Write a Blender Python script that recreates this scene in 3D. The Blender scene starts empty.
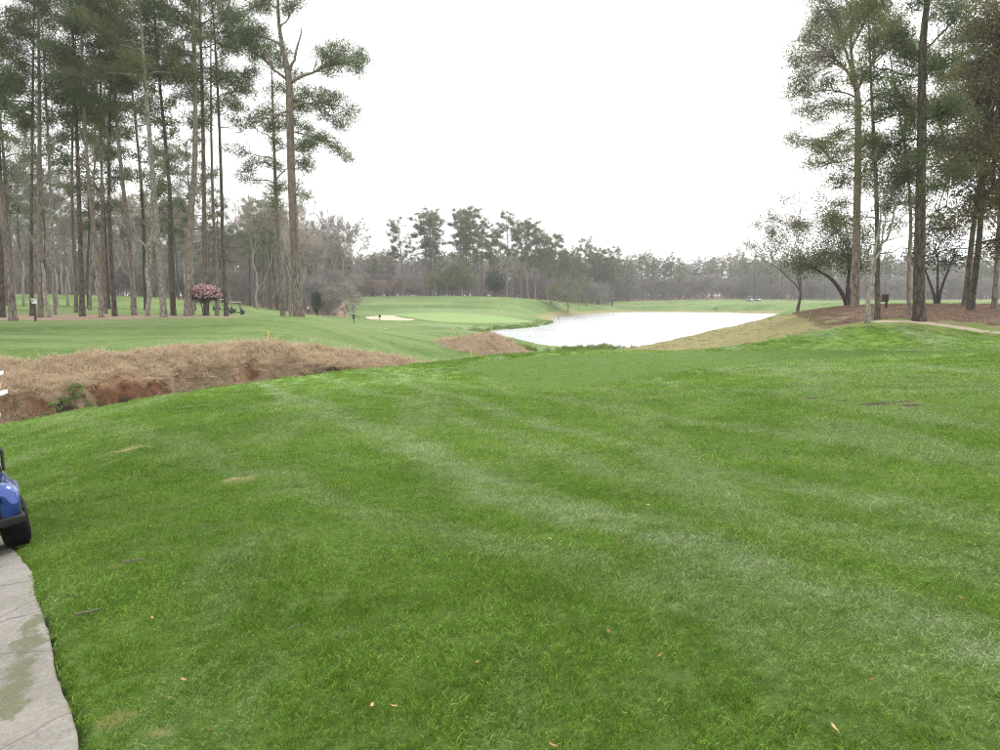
import bpy, math, random
import numpy as np
from mathutils import Vector, Matrix

# ------------------------------------------------------------------ camera, sky, sun, exposure
scene = bpy.context.scene
COL = scene.collection
F, HZ = 760.0, 292.0                       # focal length in photo pixels, row of the horizon
PITCH = math.atan((375.0 - HZ) / F)
cam_data = bpy.data.cameras.new('camera')
cam_data.sensor_width = 36.0
cam_data.lens = F / 1000.0 * 36.0
cam_data.clip_start = 0.05
cam_data.clip_end = 5000.0
cam = bpy.data.objects.new('camera', cam_data)
COL.objects.link(cam)
cam.location = (0, 0, 0)
cam.rotation_euler = (math.pi / 2 - PITCH, 0, 0)
scene.camera = cam

SUN_EL, SUN_AZ = math.radians(48), math.radians(28)     # azimuth from +Y (view direction) towards +X
world = bpy.data.worlds.new('World')
scene.world = world
world.use_nodes = True
wt = world.node_tree
wt.nodes.clear()
w_out = wt.nodes.new('ShaderNodeOutputWorld')
w_bg = wt.nodes.new('ShaderNodeBackground')
w_sky = wt.nodes.new('ShaderNodeTexSky')
w_sky.sky_type = 'NISHITA'
w_sky.sun_disc = False
w_sky.sun_elevation = SUN_EL
w_sky.sun_rotation = SUN_AZ
w_sky.dust_density = 4.0
w_mul = wt.nodes.new('ShaderNodeVectorMath'); w_mul.operation = 'SCALE'
w_mul.inputs['Scale'].default_value = 0.10
w_mix = wt.nodes.new('ShaderNodeMixRGB')                 # thick even cloud over the clear sky
w_mix.inputs['Fac'].default_value = 0.93
w_tc = wt.nodes.new('ShaderNodeTexCoord')
w_noise = wt.nodes.new('ShaderNodeTexNoise')
w_noise.inputs['Scale'].default_value = 1.6
w_noise.inputs['Detail'].default_value = 4.0
w_ramp = wt.nodes.new('ShaderNodeValToRGB')
w_ramp.color_ramp.elements[0].position = 0.3
w_ramp.color_ramp.elements[0].color = (1.06, 1.07, 1.09, 1)
w_ramp.color_ramp.elements[1].position = 0.7
w_ramp.color_ramp.elements[1].color = (1.18, 1.17, 1.15, 1)
wt.links.new(w_tc.outputs['Generated'], w_noise.inputs['Vector'])
wt.links.new(w_noise.outputs['Fac'], w_ramp.inputs['Fac'])
wt.links.new(w_sky.outputs['Color'], w_mul.inputs[0])
wt.links.new(w_mul.outputs['Vector'], w_mix.inputs['Color1'])
wt.links.new(w_ramp.outputs['Color'], w_mix.inputs['Color2'])
wt.links.new(w_mix.outputs['Color'], w_bg.inputs['Color'])
w_bg.inputs['Strength'].default_value = 1.0
wt.links.new(w_bg.outputs['Background'], w_out.inputs['Surface'])

sun_data = bpy.data.lights.new('sun', 'SUN')
sun_data.energy = 1.5
sun_data.angle = math.radians(12)
sun_data.color = (1.0, 0.96, 0.9)
sun = bpy.data.objects.new('sun', sun_data)
COL.objects.link(sun)
sdir = Vector((math.sin(SUN_AZ) * math.cos(SUN_EL), math.cos(SUN_AZ) * math.cos(SUN_EL), math.sin(SUN_EL)))
sun.rotation_euler = sdir.to_track_quat('Z', 'Y').to_euler()
sun.location = sdir * 60

vs = scene.view_settings
vs.view_transform = 'Standard'
vs.look = 'None'
vs.exposure = 0.8
vs.gamma = 1.0
vs.use_curve_mapping = False
cy = scene.cycles
cy.use_denoising = True
cy.denoising_prefilter = 'NONE'
cy.pixel_filter_type = 'BLACKMAN_HARRIS'
cy.filter_width = 1.1
cy.use_adaptive_sampling = True
cy.adaptive_threshold = 0.025
cy.adaptive_min_samples = 12
cy.max_bounces = 4
cy.diffuse_bounces = 2
cy.glossy_bounces = 2
cy.transmission_bounces = 4
cy.transparent_max_bounces = 8
cy.volume_bounces = 0
cy.caustics_reflective = False
cy.caustics_refractive = False

# ------------------------------------------------------------------ helpers
CP, SP = math.cos(PITCH), math.sin(PITCH)
def ray(x, y):
    """photo pixel -> direction whose Y component is 1"""
    u, v = (x - 500.0) / F, (375.0 - y) / F
    dy = CP + v * SP
    return np.array([u / dy, 1.0, (-SP + v * CP) / dy])
def at(x, y, d):
    return ray(x, y) * d

def sstep(a, b, t):
    t = np.clip((t - a) / (b - a), 0, 1)
    return t * t * (3 - 2 * t)

class Geo:
    """collects vertices and faces; build() links them as ONE mesh object"""
    def __init__(self):
        self.V, self.T, self.Q, self.mT, self.mQ, self.tint, self.n = [], [], [], [], [], [], 0
    def add(self, V, F, mat=0, tint=0.5):
        V = np.asarray(V, dtype=np.float64).reshape(-1, 3)
        F = np.asarray(F, dtype=np.int64)
        if F.size == 0:
            return
        if F.shape[1] == 3:
            self.T.append(F + self.n); self.mT.append(np.full(len(F), mat, dtype=np.int32))
        else:
            self.Q.append(F + self.n); self.mQ.append(np.full(len(F), mat, dtype=np.int32))
        self.V.append(V)
        t = np.asarray(tint, dtype=np.float64)
        self.tint.append(np.full(len(V), float(t)) if t.ndim == 0 else t)
        self.n += len(V)
    def mesh(self, name, mats, smooth=False, attrs=None):
        me = bpy.data.meshes.new(name)
        V = np.concatenate(self.V) if self.V else np.zeros((0, 3))
        T = np.concatenate(self.T) if self.T else np.zeros((0, 3), dtype=np.int64)
        Q = np.concatenate(self.Q) if self.Q else np.zeros((0, 4), dtype=np.int64)
        mi = np.concatenate(([*self.mT] or [np.zeros(0, np.int32)]) + ([*self.mQ] or [np.zeros(0, np.int32)]))
        me.vertices.add(len(V))
        me.vertices.foreach_set('co', V.astype(np.float32).ravel())
        loops = np.concatenate([T.ravel(), Q.ravel()]).astype(np.int32)
        me.loops.add(len(loops))
        me.loops.foreach_set('vertex_index', loops)
        n = len(T) + len(Q)
        me.polygons.add(n)
        start = np.concatenate([np.arange(len(T)) * 3, len(T) * 3 + np.arange(len(Q)) * 4]).astype(np.int32)
        me.polygons.foreach_set('loop_start', start)
        me.polygons.foreach_set('material_index', mi.astype(np.int32))
        me.polygons.foreach_set('use_smooth', np.full(n, smooth))
        a = me.attributes.new('tint', 'FLOAT', 'POINT')
        a.data.foreach_set('value', np.concatenate(self.tint).astype(np.float32) if self.tint else np.zeros(0, np.float32))
        for k, v in (attrs or {}).items():
            a = me.attributes.new(k, 'FLOAT', 'POINT')
            a.data.foreach_set('value', np.asarray(v, dtype=np.float32))
        me.update(calc_edges=True)
        me.validate()
        for m in (mats if isinstance(mats, (list, tuple)) else [mats]):
            me.materials.append(m)
        return me
    def build(self, name, mats, parent=None, smooth=False, attrs=None):
        o = bpy.data.objects.new(name, self.mesh(name, mats, smooth, attrs))
        COL.objects.link(o)
        if parent is not None:
            o.parent = parent
        return o

def tag(o, label=None, cat=None, group=None, kind=None):
    for k, v in (('label', label), ('category', cat), ('group', group), ('kind', kind)):
        if v:
            o[k] = v
    return o
def empty(name, loc=(0, 0, 0), rz=0.0):
    o = bpy.data.objects.new(name, None)
    o.empty_display_size = 0.2
    COL.objects.link(o)
    o.location = tuple(float(c) for c in loc)
    o.rotation_euler = (0, 0, rz)
    return o
def copy_tree(o, parent=None):
    c = o.copy(); COL.objects.link(c); c.parent = parent
    for ch in [x for x in o.children]:
        copy_tree(ch, c)
    return c

def unit(v):
    v = np.asarray(v, dtype=float)
    return v / (np.linalg.norm(v, axis=-1, keepdims=True) + 1e-9)
def tube(P, R, n=6, cap=True):
    P = np.asarray(P, dtype=float); R = np.asarray(R, dtype=float)
    if R.ndim == 0:
        R = np.full(len(P), float(R))
    T = np.gradient(P, axis=0); T = unit(T)
    ref = np.array([0, 0, 1.0]) if abs(T[0][2]) < 0.8 else np.array([1.0, 0, 0])
    A = unit(np.cross(T, ref)); B = np.cross(T, A)
    th = np.arange(n) * 2 * math.pi / n
    V = P[:, None, :] + R[:, None, None] * (np.cos(th)[None, :, None] * A[:, None, :] + np.sin(th)[None, :, None] * B[:, None, :])
    m = len(P)
    i = np.arange(m - 1)[:, None] * n; j = np.arange(n)[None, :]; k = (j + 1) % n
    Fq = np.stack([i + j, i + k, i + n + k, i + n + j], axis=-1).reshape(-1, 4)
    V = V.reshape(-1, 3)
    if cap:
        V = np.vstack([V, P[0:1], P[-1:]])
        a, b = len(V) - 2, len(V) - 1
        jj = np.arange(n); kk = (jj + 1) % n
        cap0 = np.stack([np.full(n, a), kk, jj, np.full(n, a)], -1)
        capq = []
        for q in range(n):
            capq.append([a, (q + 1) % n, q]); capq.append([b, (m - 1) * n + q, (m - 1) * n + (q + 1) % n])
        return V, Fq, np.array(capq)
    return V, Fq, np.zeros((0, 3), dtype=int)
def add_tube(g, P, R, n=6, mat=0, tint=0.5):
    V, Fq, Ct = tube(P, R, n)
    base = g.n
    g.add(V, Fq, mat, tint)
    if len(Ct):
        g.T.append(Ct + base); g.mT.append(np.full(len(Ct), mat, dtype=np.int32))
def add_box(g, c, s, mat=0, bevel=0.0, rot=None, taper=1.0):
    c = np.asarray(c, float); h = np.asarray(s, float) / 2
    b = min(bevel, h.min() * 0.9)
    if b <= 0:
        V = np.array([[x, y, z] for z in (-1, 1) for y in (-1, 1) for x in (-1, 1)], float) * h
        Fq = np.array([[0, 2, 3, 1], [4, 5, 7, 6], [0, 1, 5, 4], [2, 6, 7, 3], [0, 4, 6, 2], [1, 3, 7, 5]])
        V[V[:, 2] > 0, :2] *= taper
        if rot is not None:
            V = V @ np.asarray(rot).T
        g.add(V + c, Fq, mat)
    else:                                    # rounded box: 3 rings bevel on a subdivided cube projected
        n = 4
        g1 = np.array([-1, -1 + 1e-9, 0, 1 - 1e-9, 1])
        lin = np.linspace(0, 1, n)
        def axis(hh):
            return np.concatenate([-hh + b * (1 - np.cos(lin * math.pi / 2)), hh - b + b * np.sin(lin * math.pi / 2)])
        pts, faces = {}, []
        Vl = []
        ax = [axis(h[0]), axis(h[1]), axis(h[2])]
        m = len(ax[0])
        def vid(i, j, k):
            key = (i, j, k)
            if key not in pts:
                p = np.array([ax[0][i], ax[1][j], ax[2][k]])
                inner = np.clip(p, -h + b, h - b)
                d = p - inner
                L = np.linalg.norm(d)
                if L > 1e-9:
                    p = inner + d / L * b
                pts[key] = len(Vl); Vl.append(p)
            return pts[key]
        for a in range(m - 1):
            for c2 in range(m - 1):
                faces.append([vid(a, c2, 0), vid(a, c2 + 1, 0), vid(a + 1, c2 + 1, 0), vid(a + 1, c2, 0)])
                faces.append([vid(a, c2, m - 1), vid(a + 1, c2, m - 1), vid(a + 1, c2 + 1, m - 1), vid(a, c2 + 1, m - 1)])
                faces.append([vid(a, 0, c2), vid(a + 1, 0, c2), vid(a + 1, 0, c2 + 1), vid(a, 0, c2 + 1)])
                faces.append([vid(a, m - 1, c2), vid(a, m - 1, c2 + 1), vid(a + 1, m - 1, c2 + 1), vid(a + 1, m - 1, c2)])
                faces.append([vid(0, a, c2), vid(0, a, c2 + 1), vid(0, a + 1, c2 + 1), vid(0, a + 1, c2)])
                faces.append([vid(m - 1, a, c2), vid(m - 1, a + 1, c2), vid(m - 1, a + 1, c2 + 1), vid(m - 1, a, c2 + 1)])
        V = np.array(Vl)
        tz = (V[:, 2] + h[2]) / (2 * h[2])
        V[:, :2] *= (1 + (taper - 1) * tz)[:, None]
        if rot is not None:
            V = V @ np.asarray(rot).T
        g.add(V + c, np.array(faces), mat)
def add_lathe(g, prof, c=(0, 0, 0), n=12, mat=0, axis='z'):
    prof = np.asarray(prof, float)
    th = np.arange(n) * 2 * math.pi / n
    r, z = prof[:, 0], prof[:, 1]
    V = np.stack([r[:, None] * np.cos(th), r[:, None] * np.sin(th), np.repeat(z[:, None], n, 1)], -1)
    if axis == 'x':
        V = V[..., [2, 0, 1]]
    elif axis == 'y':
        V = V[..., [1, 2, 0]]
    m = len(prof)
    i = np.arange(m - 1)[:, None] * n; j = np.arange(n)[None, :]; k = (j + 1) % n
    Fq = np.stack([i + j, i + k, i + n + k, i + n + j], -1).reshape(-1, 4)
    g.add(V.reshape(-1, 3) + np.asarray(c, float), Fq, mat)

# ------------------------------------------------------------------ materials
def new_mat(name):
    m = bpy.data.materials.new(name); m.use_nodes = True
    nt = m.node_tree
    return m, nt, nt.nodes['Principled BSDF']
def nd(nt, typ, ins=None, **props):
    n = nt.nodes.new(typ)
    for k, v in props.items():
        setattr(n, k, v)
    for k, v in (ins or {}).items():
        s = n.inputs[k]
        if hasattr(v, 'is_output') or isinstance(v, bpy.types.NodeSocket):
            nt.links.new(v, s)
        else:
            s.default_value = v
    return n
def rgb(c):
    return (c[0], c[1], c[2], 1.0)
def noise(nt, vec, scale, detail=3.0, rough=0.55):
    return nd(nt, 'ShaderNodeTexNoise', {'Vector': vec, 'Scale': scale, 'Detail': detail, 'Roughness': rough}).outputs['Fac']
def ramp(nt, fac, stops):
    r = nd(nt, 'ShaderNodeValToRGB', {'Fac': fac})
    e = r.color_ramp.elements
    while len(e) < len(stops):
        e.new(0.5)
    for q, (p, c) in zip(e, stops):
        q.position = p
        q.color = rgb(c) if hasattr(c, '__len__') else (c, c, c, 1)
    return r.outputs['Color']
def mix(nt, fac, a, b, blend='MIX'):
    n = nt.nodes.new('ShaderNodeMixRGB'); n.blend_type = blend
    for s, v in ((n.inputs['Fac'], fac), (n.inputs['Color1'], a), (n.inputs['Color2'], b)):
        if isinstance(v, bpy.types.NodeSocket):
            nt.links.new(v, s)
        elif hasattr(v, '__len__'):
            s.default_value = rgb(v)
        else:
            s.default_value = v
    return n.outputs['Color']
def math_(nt, op, a, b=0.0, clamp=False):
    n = nt.nodes.new('ShaderNodeMath'); n.operation = op; n.use_clamp = clamp
    for s, v in ((n.inputs[0], a), (n.inputs[1], b)):
        if isinstance(v, bpy.types.NodeSocket):
            nt.links.new(v, s)
        else:
            s.default_value = v
    return n.outputs['Value']
def attr(nt, name):
    return nd(nt, 'ShaderNodeAttribute', attribute_name=name).outputs['Fac']
def bump(nt, bs, height, strength=0.4, dist=0.02):
    b = nd(nt, 'ShaderNodeBump', {'Height': height, 'Strength': strength, 'Distance': dist})
    nt.links.new(b.outputs['Normal'], bs.inputs['Normal'])
def simple_mat(name, col, rough=0.5, metal=0.0, var=0.15, scale=20.0, coat=0.0, spec=0.5):
    m, nt, bs = new_mat(name)
    tc = nd(nt, 'ShaderNodeTexCoord').outputs['Object']
    n = noise(nt, tc, scale, 4)
    c = ramp(nt, n, [(0.3, tuple(x * (1 - var) for x in col)), (0.7, tuple(min(1, x * (1 + var)) for x in col))])
    nt.links.new(c, bs.inputs['Base Color'])
    bs.inputs['Roughness'].default_value = rough
    bs.inputs['Metallic'].default_value = metal
    bs.inputs['Coat Weight'].default_value = coat
    bs.inputs['Specular IOR Level'].default_value = spec
    return m

G_DARK, G_MID, G_LIGHT, G_PALE = (0.100, 0.192, 0.020), (0.156, 0.274, 0.036), (0.230, 0.362, 0.074), (0.33, 0.415, 0.215)
TRACKS = [(-6.2, 21.5, 0.415, -0.91, 0.55, 0.75), (-2.6, 18.5, 0.36, -0.933, 0.40, 0.45), (0.6, 13.2, 0.33, -0.944, 0.35, 0.55), (2.2, 14.5, 0.40, -0.917, 0.45, 0.45), (6.5, 15.0, 0.75, -0.66, 0.45, 0.4), (-9, 16.5, 0.62, -0.785, 0.4, 0.35)]
def grass_colour(nt):
    """green of the turf as a function of place: shared by the ground sheet and the blades on it"""
    pos = nd(nt, 'ShaderNodeNewGeometry').outputs['Position']
    n1 = noise(nt, pos, 0.16, 3)
    n2 = noise(nt, pos, 1.1, 4, 0.6)
    n3 = noise(nt, pos, 16.0, 4, 0.7)
    s = math_(nt, 'ADD', math_(nt, 'MULTIPLY', n1, 0.35), math_(nt, 'ADD', math_(nt, 'MULTIPLY', n2, 0.30), math_(nt, 'MULTIPLY', n3, 0.35)))
    base = ramp(nt, s, [(0.40, G_DARK), (0.50, G_MID), (0.61, G_LIGHT)])
    # pale streaks where the mower and wheels laid the grass over: long in one direction
    mp = nd(nt, 'ShaderNodeMapping', {'Vector': pos, 'Rotation': (0, 0, math.radians(-27)), 'Scale': (0.62, 0.11, 0.2)})
    st = noise(nt, mp.outputs['Vector'], 1.0, 4, 0.6)
    mp2 = nd(nt, 'ShaderNodeMapping', {'Vector': pos, 'Rotation': (0, 0, math.radians(62)), 'Scale': (0.9, 0.25, 0.3), 'Location': (3.1, 7.7, 0)})
    st2 = noise(nt, mp2.outputs['Vector'], 1.0, 4, 0.65)
    f = ramp(nt, math_(nt, 'ADD', math_(nt, 'MULTIPLY', st, 0.6), math_(nt, 'MULTIPLY', st2, 0.4)), [(0.50, 0.0), (0.64, 0.75)])
    f = math_(nt, 'MULTIPLY', f, ramp(nt, n3, [(0.3, 0.45), (0.65, 1.0)]))
    # wheel and mower tracks across the near lawn: strips of flattened, paler grass
    brk = ramp(nt, noise(nt, pos, 2.4, 4, 0.7), [(0.36, 0.15), (0.62, 1.0)])
    for (px, py, ux, uy, half, amt) in TRACKS:
        rel = nd(nt, 'ShaderNodeVectorMath', {0: pos, 1: (px, py, 0)}, operation='SUBTRACT').outputs['Vector']
        dn = nd(nt, 'ShaderNodeVectorMath', {0: rel, 1: (-uy, ux, 0)}, operation='DOT_PRODUCT').outputs['Value']
        wob = math_(nt, 'MULTIPLY', math_(nt, 'SUBTRACT', noise(nt, pos, 0.25, 2), 0.5), 1.6)
        dd = math_(nt, 'ABSOLUTE', math_(nt, 'ADD', dn, wob))
        k = ramp(nt, math_(nt, 'DIVIDE', dd, half * 2), [(0.15, amt), (0.5, 0.0)])
        f = math_(nt, 'MAXIMUM', f, math_(nt, 'MULTIPLY', k, brk))
    base = mix(nt, f, base, G_PALE)
    return pos, base, n2, n3

def ground_material():
    m, nt, bs = new_mat('turf_ground')
    pos, base, n2, n3 = grass_colour(nt)
    # closely mown far lawns: lighter, with soft mowing bands
    mp = nd(nt, 'ShaderNodeMapping', {'Vector': pos, 'Rotation': (0, 0, math.radians(8)), 'Scale': (0.03, 0.22, 0.1)})
    band = noise(nt, mp.outputs['Vector'], 1.0, 5, 0.6)
    big = noise(nt, pos, 0.05, 5, 0.65)
    far = ramp(nt, math_(nt, 'ADD', math_(nt, 'MULTIPLY', band, 0.6), math_(nt, 'MULTIPLY', big, 0.4)),
               [(0.41, (0.050, 0.108, 0.016)), (0.47, (0.080, 0.155, 0.028)), (0.53, (0.135, 0.210, 0.058)), (0.59, (0.205, 0.27, 0.12))])
    fine = noise(nt, pos, 1.7, 4, 0.7)
    far = mix(nt, ramp(nt, noise(nt, pos, 0.35, 6, 0.75), [(0.45, 0.0), (0.66, 0.6)]), far, (0.24, 0.29, 0.12))
    far = mix(nt, 0.40, far, ramp(nt, fine, [(0.3, (0.05, 0.10, 0.015)), (0.7, (0.20, 0.27, 0.09))]))
    base = mix(nt, math_(nt, 'MULTIPLY', attr(nt, 'm_under'), ramp(nt, n3, [(0.3, 0.9), (0.7, 0.55)])), base, (0.058, 0.098, 0.020))
    c = mix(nt, attr(nt, 'm_mown'), base, far)
    putt = ramp(nt, fine, [(0.3, (0.19, 0.29, 0.095)), (0.7, (0.235, 0.335, 0.12))])
    c = mix(nt, attr(nt, 'm_green'), c, putt)
    tee = ramp(nt, math_(nt, 'ADD', math_(nt, 'MULTIPLY', fine, .5), math_(nt, 'MULTIPLY', n3, .5)), [(0.3, (0.062, 0.125, 0.012)), (0.7, (0.112, 0.192, 0.026))])
    c = mix(nt, attr(nt, 'm_tee'), c, tee)
    # rough, dry, straw, soil with painted bank shade, clay, sand: each breaks up along its edge
    brk = noise(nt, pos, 3.2, 6, 0.75)
    brk2 = noise(nt, pos, 0.7, 5, 0.7)
    def soft(name, lo=0.35, hi=0.6):
        v = math_(nt, 'ADD', attr(nt, name), math_(nt, 'MULTIPLY', math_(nt, 'SUBTRACT', math_(nt, 'ADD', math_(nt, 'MULTIPLY', brk, .5), math_(nt, 'MULTIPLY', brk2, .5)), 0.5), 1.5))
        v = math_(nt, 'MULTIPLY', v, math_(nt, 'GREATER_THAN', attr(nt, name), 0.01))
        return ramp(nt, v, [(lo, 0.0), (hi, 1.0)])
    dry = ramp(nt, n3, [(0.3, (0.21, 0.165, 0.08)), (0.5, (0.30, 0.24, 0.12)), (0.7, (0.38, 0.32, 0.17))])
    dry = mix(nt, ramp(nt, noise(nt, pos, 2.2, 5, 0.75), [(0.40, 0.15), (0.62, 0.65)]), dry, (0.16, 0.20, 0.05))
    c = mix(nt, soft('m_dry'), c, dry)
    thatch = ramp(nt, noise(nt, pos, 9.0, 5, 0.75), [(0.3, (0.13, 0.095, 0.06)), (0.55, (0.28, 0.205, 0.135)), (0.75, (0.40, 0.31, 0.21))])
    c = mix(nt, soft('m_thatch', 0.3, 0.45), c, thatch)
    straw = ramp(nt, noise(nt, pos, 5.0, 6, 0.8), [(0.3, (0.17, 0.118, 0.082)), (0.5, (0.30, 0.22, 0.155)), (0.7, (0.43, 0.33, 0.24))])
    c = mix(nt, soft('m_straw'), c, straw)
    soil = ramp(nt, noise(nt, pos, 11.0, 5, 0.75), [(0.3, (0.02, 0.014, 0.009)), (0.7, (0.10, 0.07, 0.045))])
    c = mix(nt, soft('m_soil_shade', 0.45, 0.6), c, soil)
    clay = ramp(nt, noise(nt, pos, 2.6, 6, 0.7), [(0.32, (0.045, 0.026, 0.015)), (0.48, (0.16, 0.075, 0.038)), (0.62, (0.23, 0.115, 0.058)), (0.75, (0.28, 0.19, 0.12))])
    c = mix(nt, math_(nt, 'MULTIPLY', soft('m_clay', 0.42, 0.6), ramp(nt, noise(nt, pos, 1.5, 6, 0.8), [(0.42, 1.0), (0.6, 0.35)])), c, clay)
    sand = ramp(nt, noise(nt, pos, 3.0, 5, 0.7), [(0.3, (0.42, 0.33, 0.23)), (0.7, (0.58, 0.50, 0.39))])
    c = mix(nt, soft('m_sand', 0.4, 0.55), c, sand)
    nt.links.new(c, bs.inputs['Base Color'])
    bs.inputs['Roughness'].default_value = 0.9
    bs.inputs['Specular IOR Level'].default_value = 0.15
    h = math_(nt, 'ADD', noise(nt, pos, 22.0, 5, 0.8), math_(nt, 'MULTIPLY', noise(nt, pos, 3.0, 5, 0.7), 1.6))
    bump(nt, bs, h, 0.8, 0.06)
    return m

def leafy(name, cols, rough=0.55, trans=0.25, tintamt=1.0, scale=0.7, hue_var=0.0):
    """leaf material: colour by the leaf's own tint plus slow change from clump to clump"""
    m, nt, bs = new_mat(name)
    pos = nd(nt, 'ShaderNodeTexCoord').outputs['Object']
    n = noise(nt, pos, scale, 3)
    rnd = nd(nt, 'ShaderNodeObjectInfo').outputs['Random']
    f = math_(nt, 'ADD', math_(nt, 'MULTIPLY', attr(nt, 'tint'), 0.55 * tintamt),
              math_(nt, 'ADD', math_(nt, 'MULTIPLY', n, 0.45), math_(nt, 'MULTIPLY', math_(nt, 'SUBTRACT', rnd, 0.5), 0.22)))
    c = ramp(nt, f, [(0.25, cols[0]), (0.5, cols[1]), (0.75, cols[2])])
    nt.links.new(c, bs.inputs['Base Color'])
    bs.inputs['Roughness'].default_value = rough
    bs.inputs['Specular IOR Level'].default_value = 0.3
    if trans > 0:
        tr = nd(nt, 'ShaderNodeBsdfTranslucent', {'Color': c})
        ms = nd(nt, 'ShaderNodeMixShader', {0: trans})
        nt.links.new(bs.outputs[0], ms.inputs[1]); nt.links.new(tr.outputs[0], ms.inputs[2])
        nt.links.new(ms.outputs[0], nt.nodes['Material Output'].inputs['Surface'])
    return m

def bark(name, dark, light, plate=6.0, red=None):
    m, nt, bs = new_mat(name)
    pos = nd(nt, 'ShaderNodeTexCoord').outputs['Object']
    mp = nd(nt, 'ShaderNodeMapping', {'Vector': pos, 'Scale': (1, 1, 0.28)})
    v = nd(nt, 'ShaderNodeTexVoronoi', {'Vector': mp.outputs['Vector'], 'Scale': plate}, feature='DISTANCE_TO_EDGE').outputs['Distance']
    n = noise(nt, mp.outputs['Vector'], plate * 1.6, 5, 0.7)
    n2 = noise(nt, pos, 0.5, 3)
    f = math_(nt, 'ADD', math_(nt, 'MULTIPLY', n, 0.7), math_(nt, 'MULTIPLY', ramp(nt, v, [(0.0, 0.0), (0.16, 1.0)]), 0.3))
    c = ramp(nt, f, [(0.35, dark), (0.72, light)])
    if red:
        c = mix(nt, ramp(nt, n2, [(0.4, 0.0), (0.65, 0.7)]), c, red)
    rnd = nd(nt, 'ShaderNodeObjectInfo').outputs['Random']
    c = mix(nt, 1.0, c, ramp(nt, rnd, [(0.0, 0.75), (1.0, 1.2)]), 'MULTIPLY')
    nt.links.new(c, bs.inputs['Base Color'])
    bs.inputs['Roughness'].default_value = 0.9
    bs.inputs['Specular IOR Level'].default_value = 0.2
    bump(nt, bs, f, 0.7, 0.05)
    return m

def blade_material(name='grass_blade', dead=False):
    m, nt, bs = new_mat(name)
    t = attr(nt, 'tint')
    if not dead:
        pos, base, n2, n3 = grass_colour(nt)
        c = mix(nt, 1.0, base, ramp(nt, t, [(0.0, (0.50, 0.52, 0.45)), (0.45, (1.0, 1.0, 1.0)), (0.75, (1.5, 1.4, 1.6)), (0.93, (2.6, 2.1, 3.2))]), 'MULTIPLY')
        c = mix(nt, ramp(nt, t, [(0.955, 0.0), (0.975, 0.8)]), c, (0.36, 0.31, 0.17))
    else:
        pos = nd(nt, 'ShaderNodeNewGeometry').outputs['Position']
        n = noise(nt, pos, 0.8, 4, 0.6)
        f = math_(nt, 'ADD', math_(nt, 'MULTIPLY', t, 0.6), math_(nt, 'MULTIPLY', n, 0.4))
        c = ramp(nt, f, [(0.2, (0.31, 0.23, 0.155)), (0.45, (0.55, 0.43, 0.295)), (0.75, (0.74, 0.61, 0.45))])
    nt.links.new(c, bs.inputs['Base Color'])
    bs.inputs['Roughness'].default_value = 0.45 if not dead else 0.75
    bs.inputs['Specular IOR Level'].default_value = 0.35 if not dead else 0.2
    tr = nd(nt, 'ShaderNodeBsdfTranslucent', {'Color': c})
    ms = nd(nt, 'ShaderNodeMixShader', {0: 0.38})
    nt.links.new(bs.outputs[0], ms.inputs[1]); nt.links.new(tr.outputs[0], ms.inputs[2])
    nt.links.new(ms.outputs[0], nt.nodes['Material Output'].inputs['Surface'])
    return m

M = {}
M['ground'] = ground_material()
M['blade'] = blade_material()
M['dead_blade'] = blade_material('dead_grass_blade', True)
M['reed'] = leafy('reed_leaf', [(0.09, 0.16, 0.025), (0.17, 0.26, 0.055), (0.30, 0.34, 0.12)])
M['needle'] = leafy('pine_needle', [(0.058, 0.080, 0.033), (0.120, 0.152, 0.062), (0.195, 0.23, 0.10)], trans=0.35)
M['needle_warm'] = leafy('pine_needle_warm', [(0.058, 0.070, 0.028), (0.115, 0.128, 0.050), (0.19, 0.185, 0.08)], trans=0.35)
M['oak_leaf'] = leafy('oak_leaf', [(0.060, 0.072, 0.030), (0.115, 0.128, 0.052), (0.18, 0.185, 0.085)], trans=0.25)
M['bronze_leaf'] = leafy('bronze_leaf', [(0.065, 0.064, 0.026), (0.135, 0.124, 0.050), (0.23, 0.195, 0.088)], trans=0.3)
M['spring_leaf'] = leafy('spring_leaf', [(0.10, 0.11, 0.035), (0.17, 0.18, 0.06), (0.26, 0.27, 0.11)], trans=0.3)
M['dark_leaf'] = leafy('dark_evergreen_leaf', [(0.012, 0.022, 0.010), (0.028, 0.044, 0.018), (0.05, 0.07, 0.03)], trans=0.15)
M['bark'] = bark('pine_bark', (0.10, 0.080, 0.068), (0.31, 0.265, 0.23), 5.0, (0.21, 0.15, 0.12))
M['bark_dark'] = bark('dark_bark', (0.045, 0.035, 0.029), (0.145, 0.118, 0.10), 6.0)
M['bark_pale'] = bark('pale_bark', (0.14, 0.12, 0.10), (0.36, 0.33, 0.29), 7.0)
M['twig'] = bark('grey_twig', (0.20, 0.182, 0.162), (0.38, 0.35, 0.315), 9.0)
M['twig_pink'] = bark('pinkish_twig', (0.27, 0.22, 0.19), (0.46, 0.38, 0.33), 9.0)
M['concrete'] = None

# ------------------------------------------------------------------ terrain
WATER = -6.8
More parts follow.
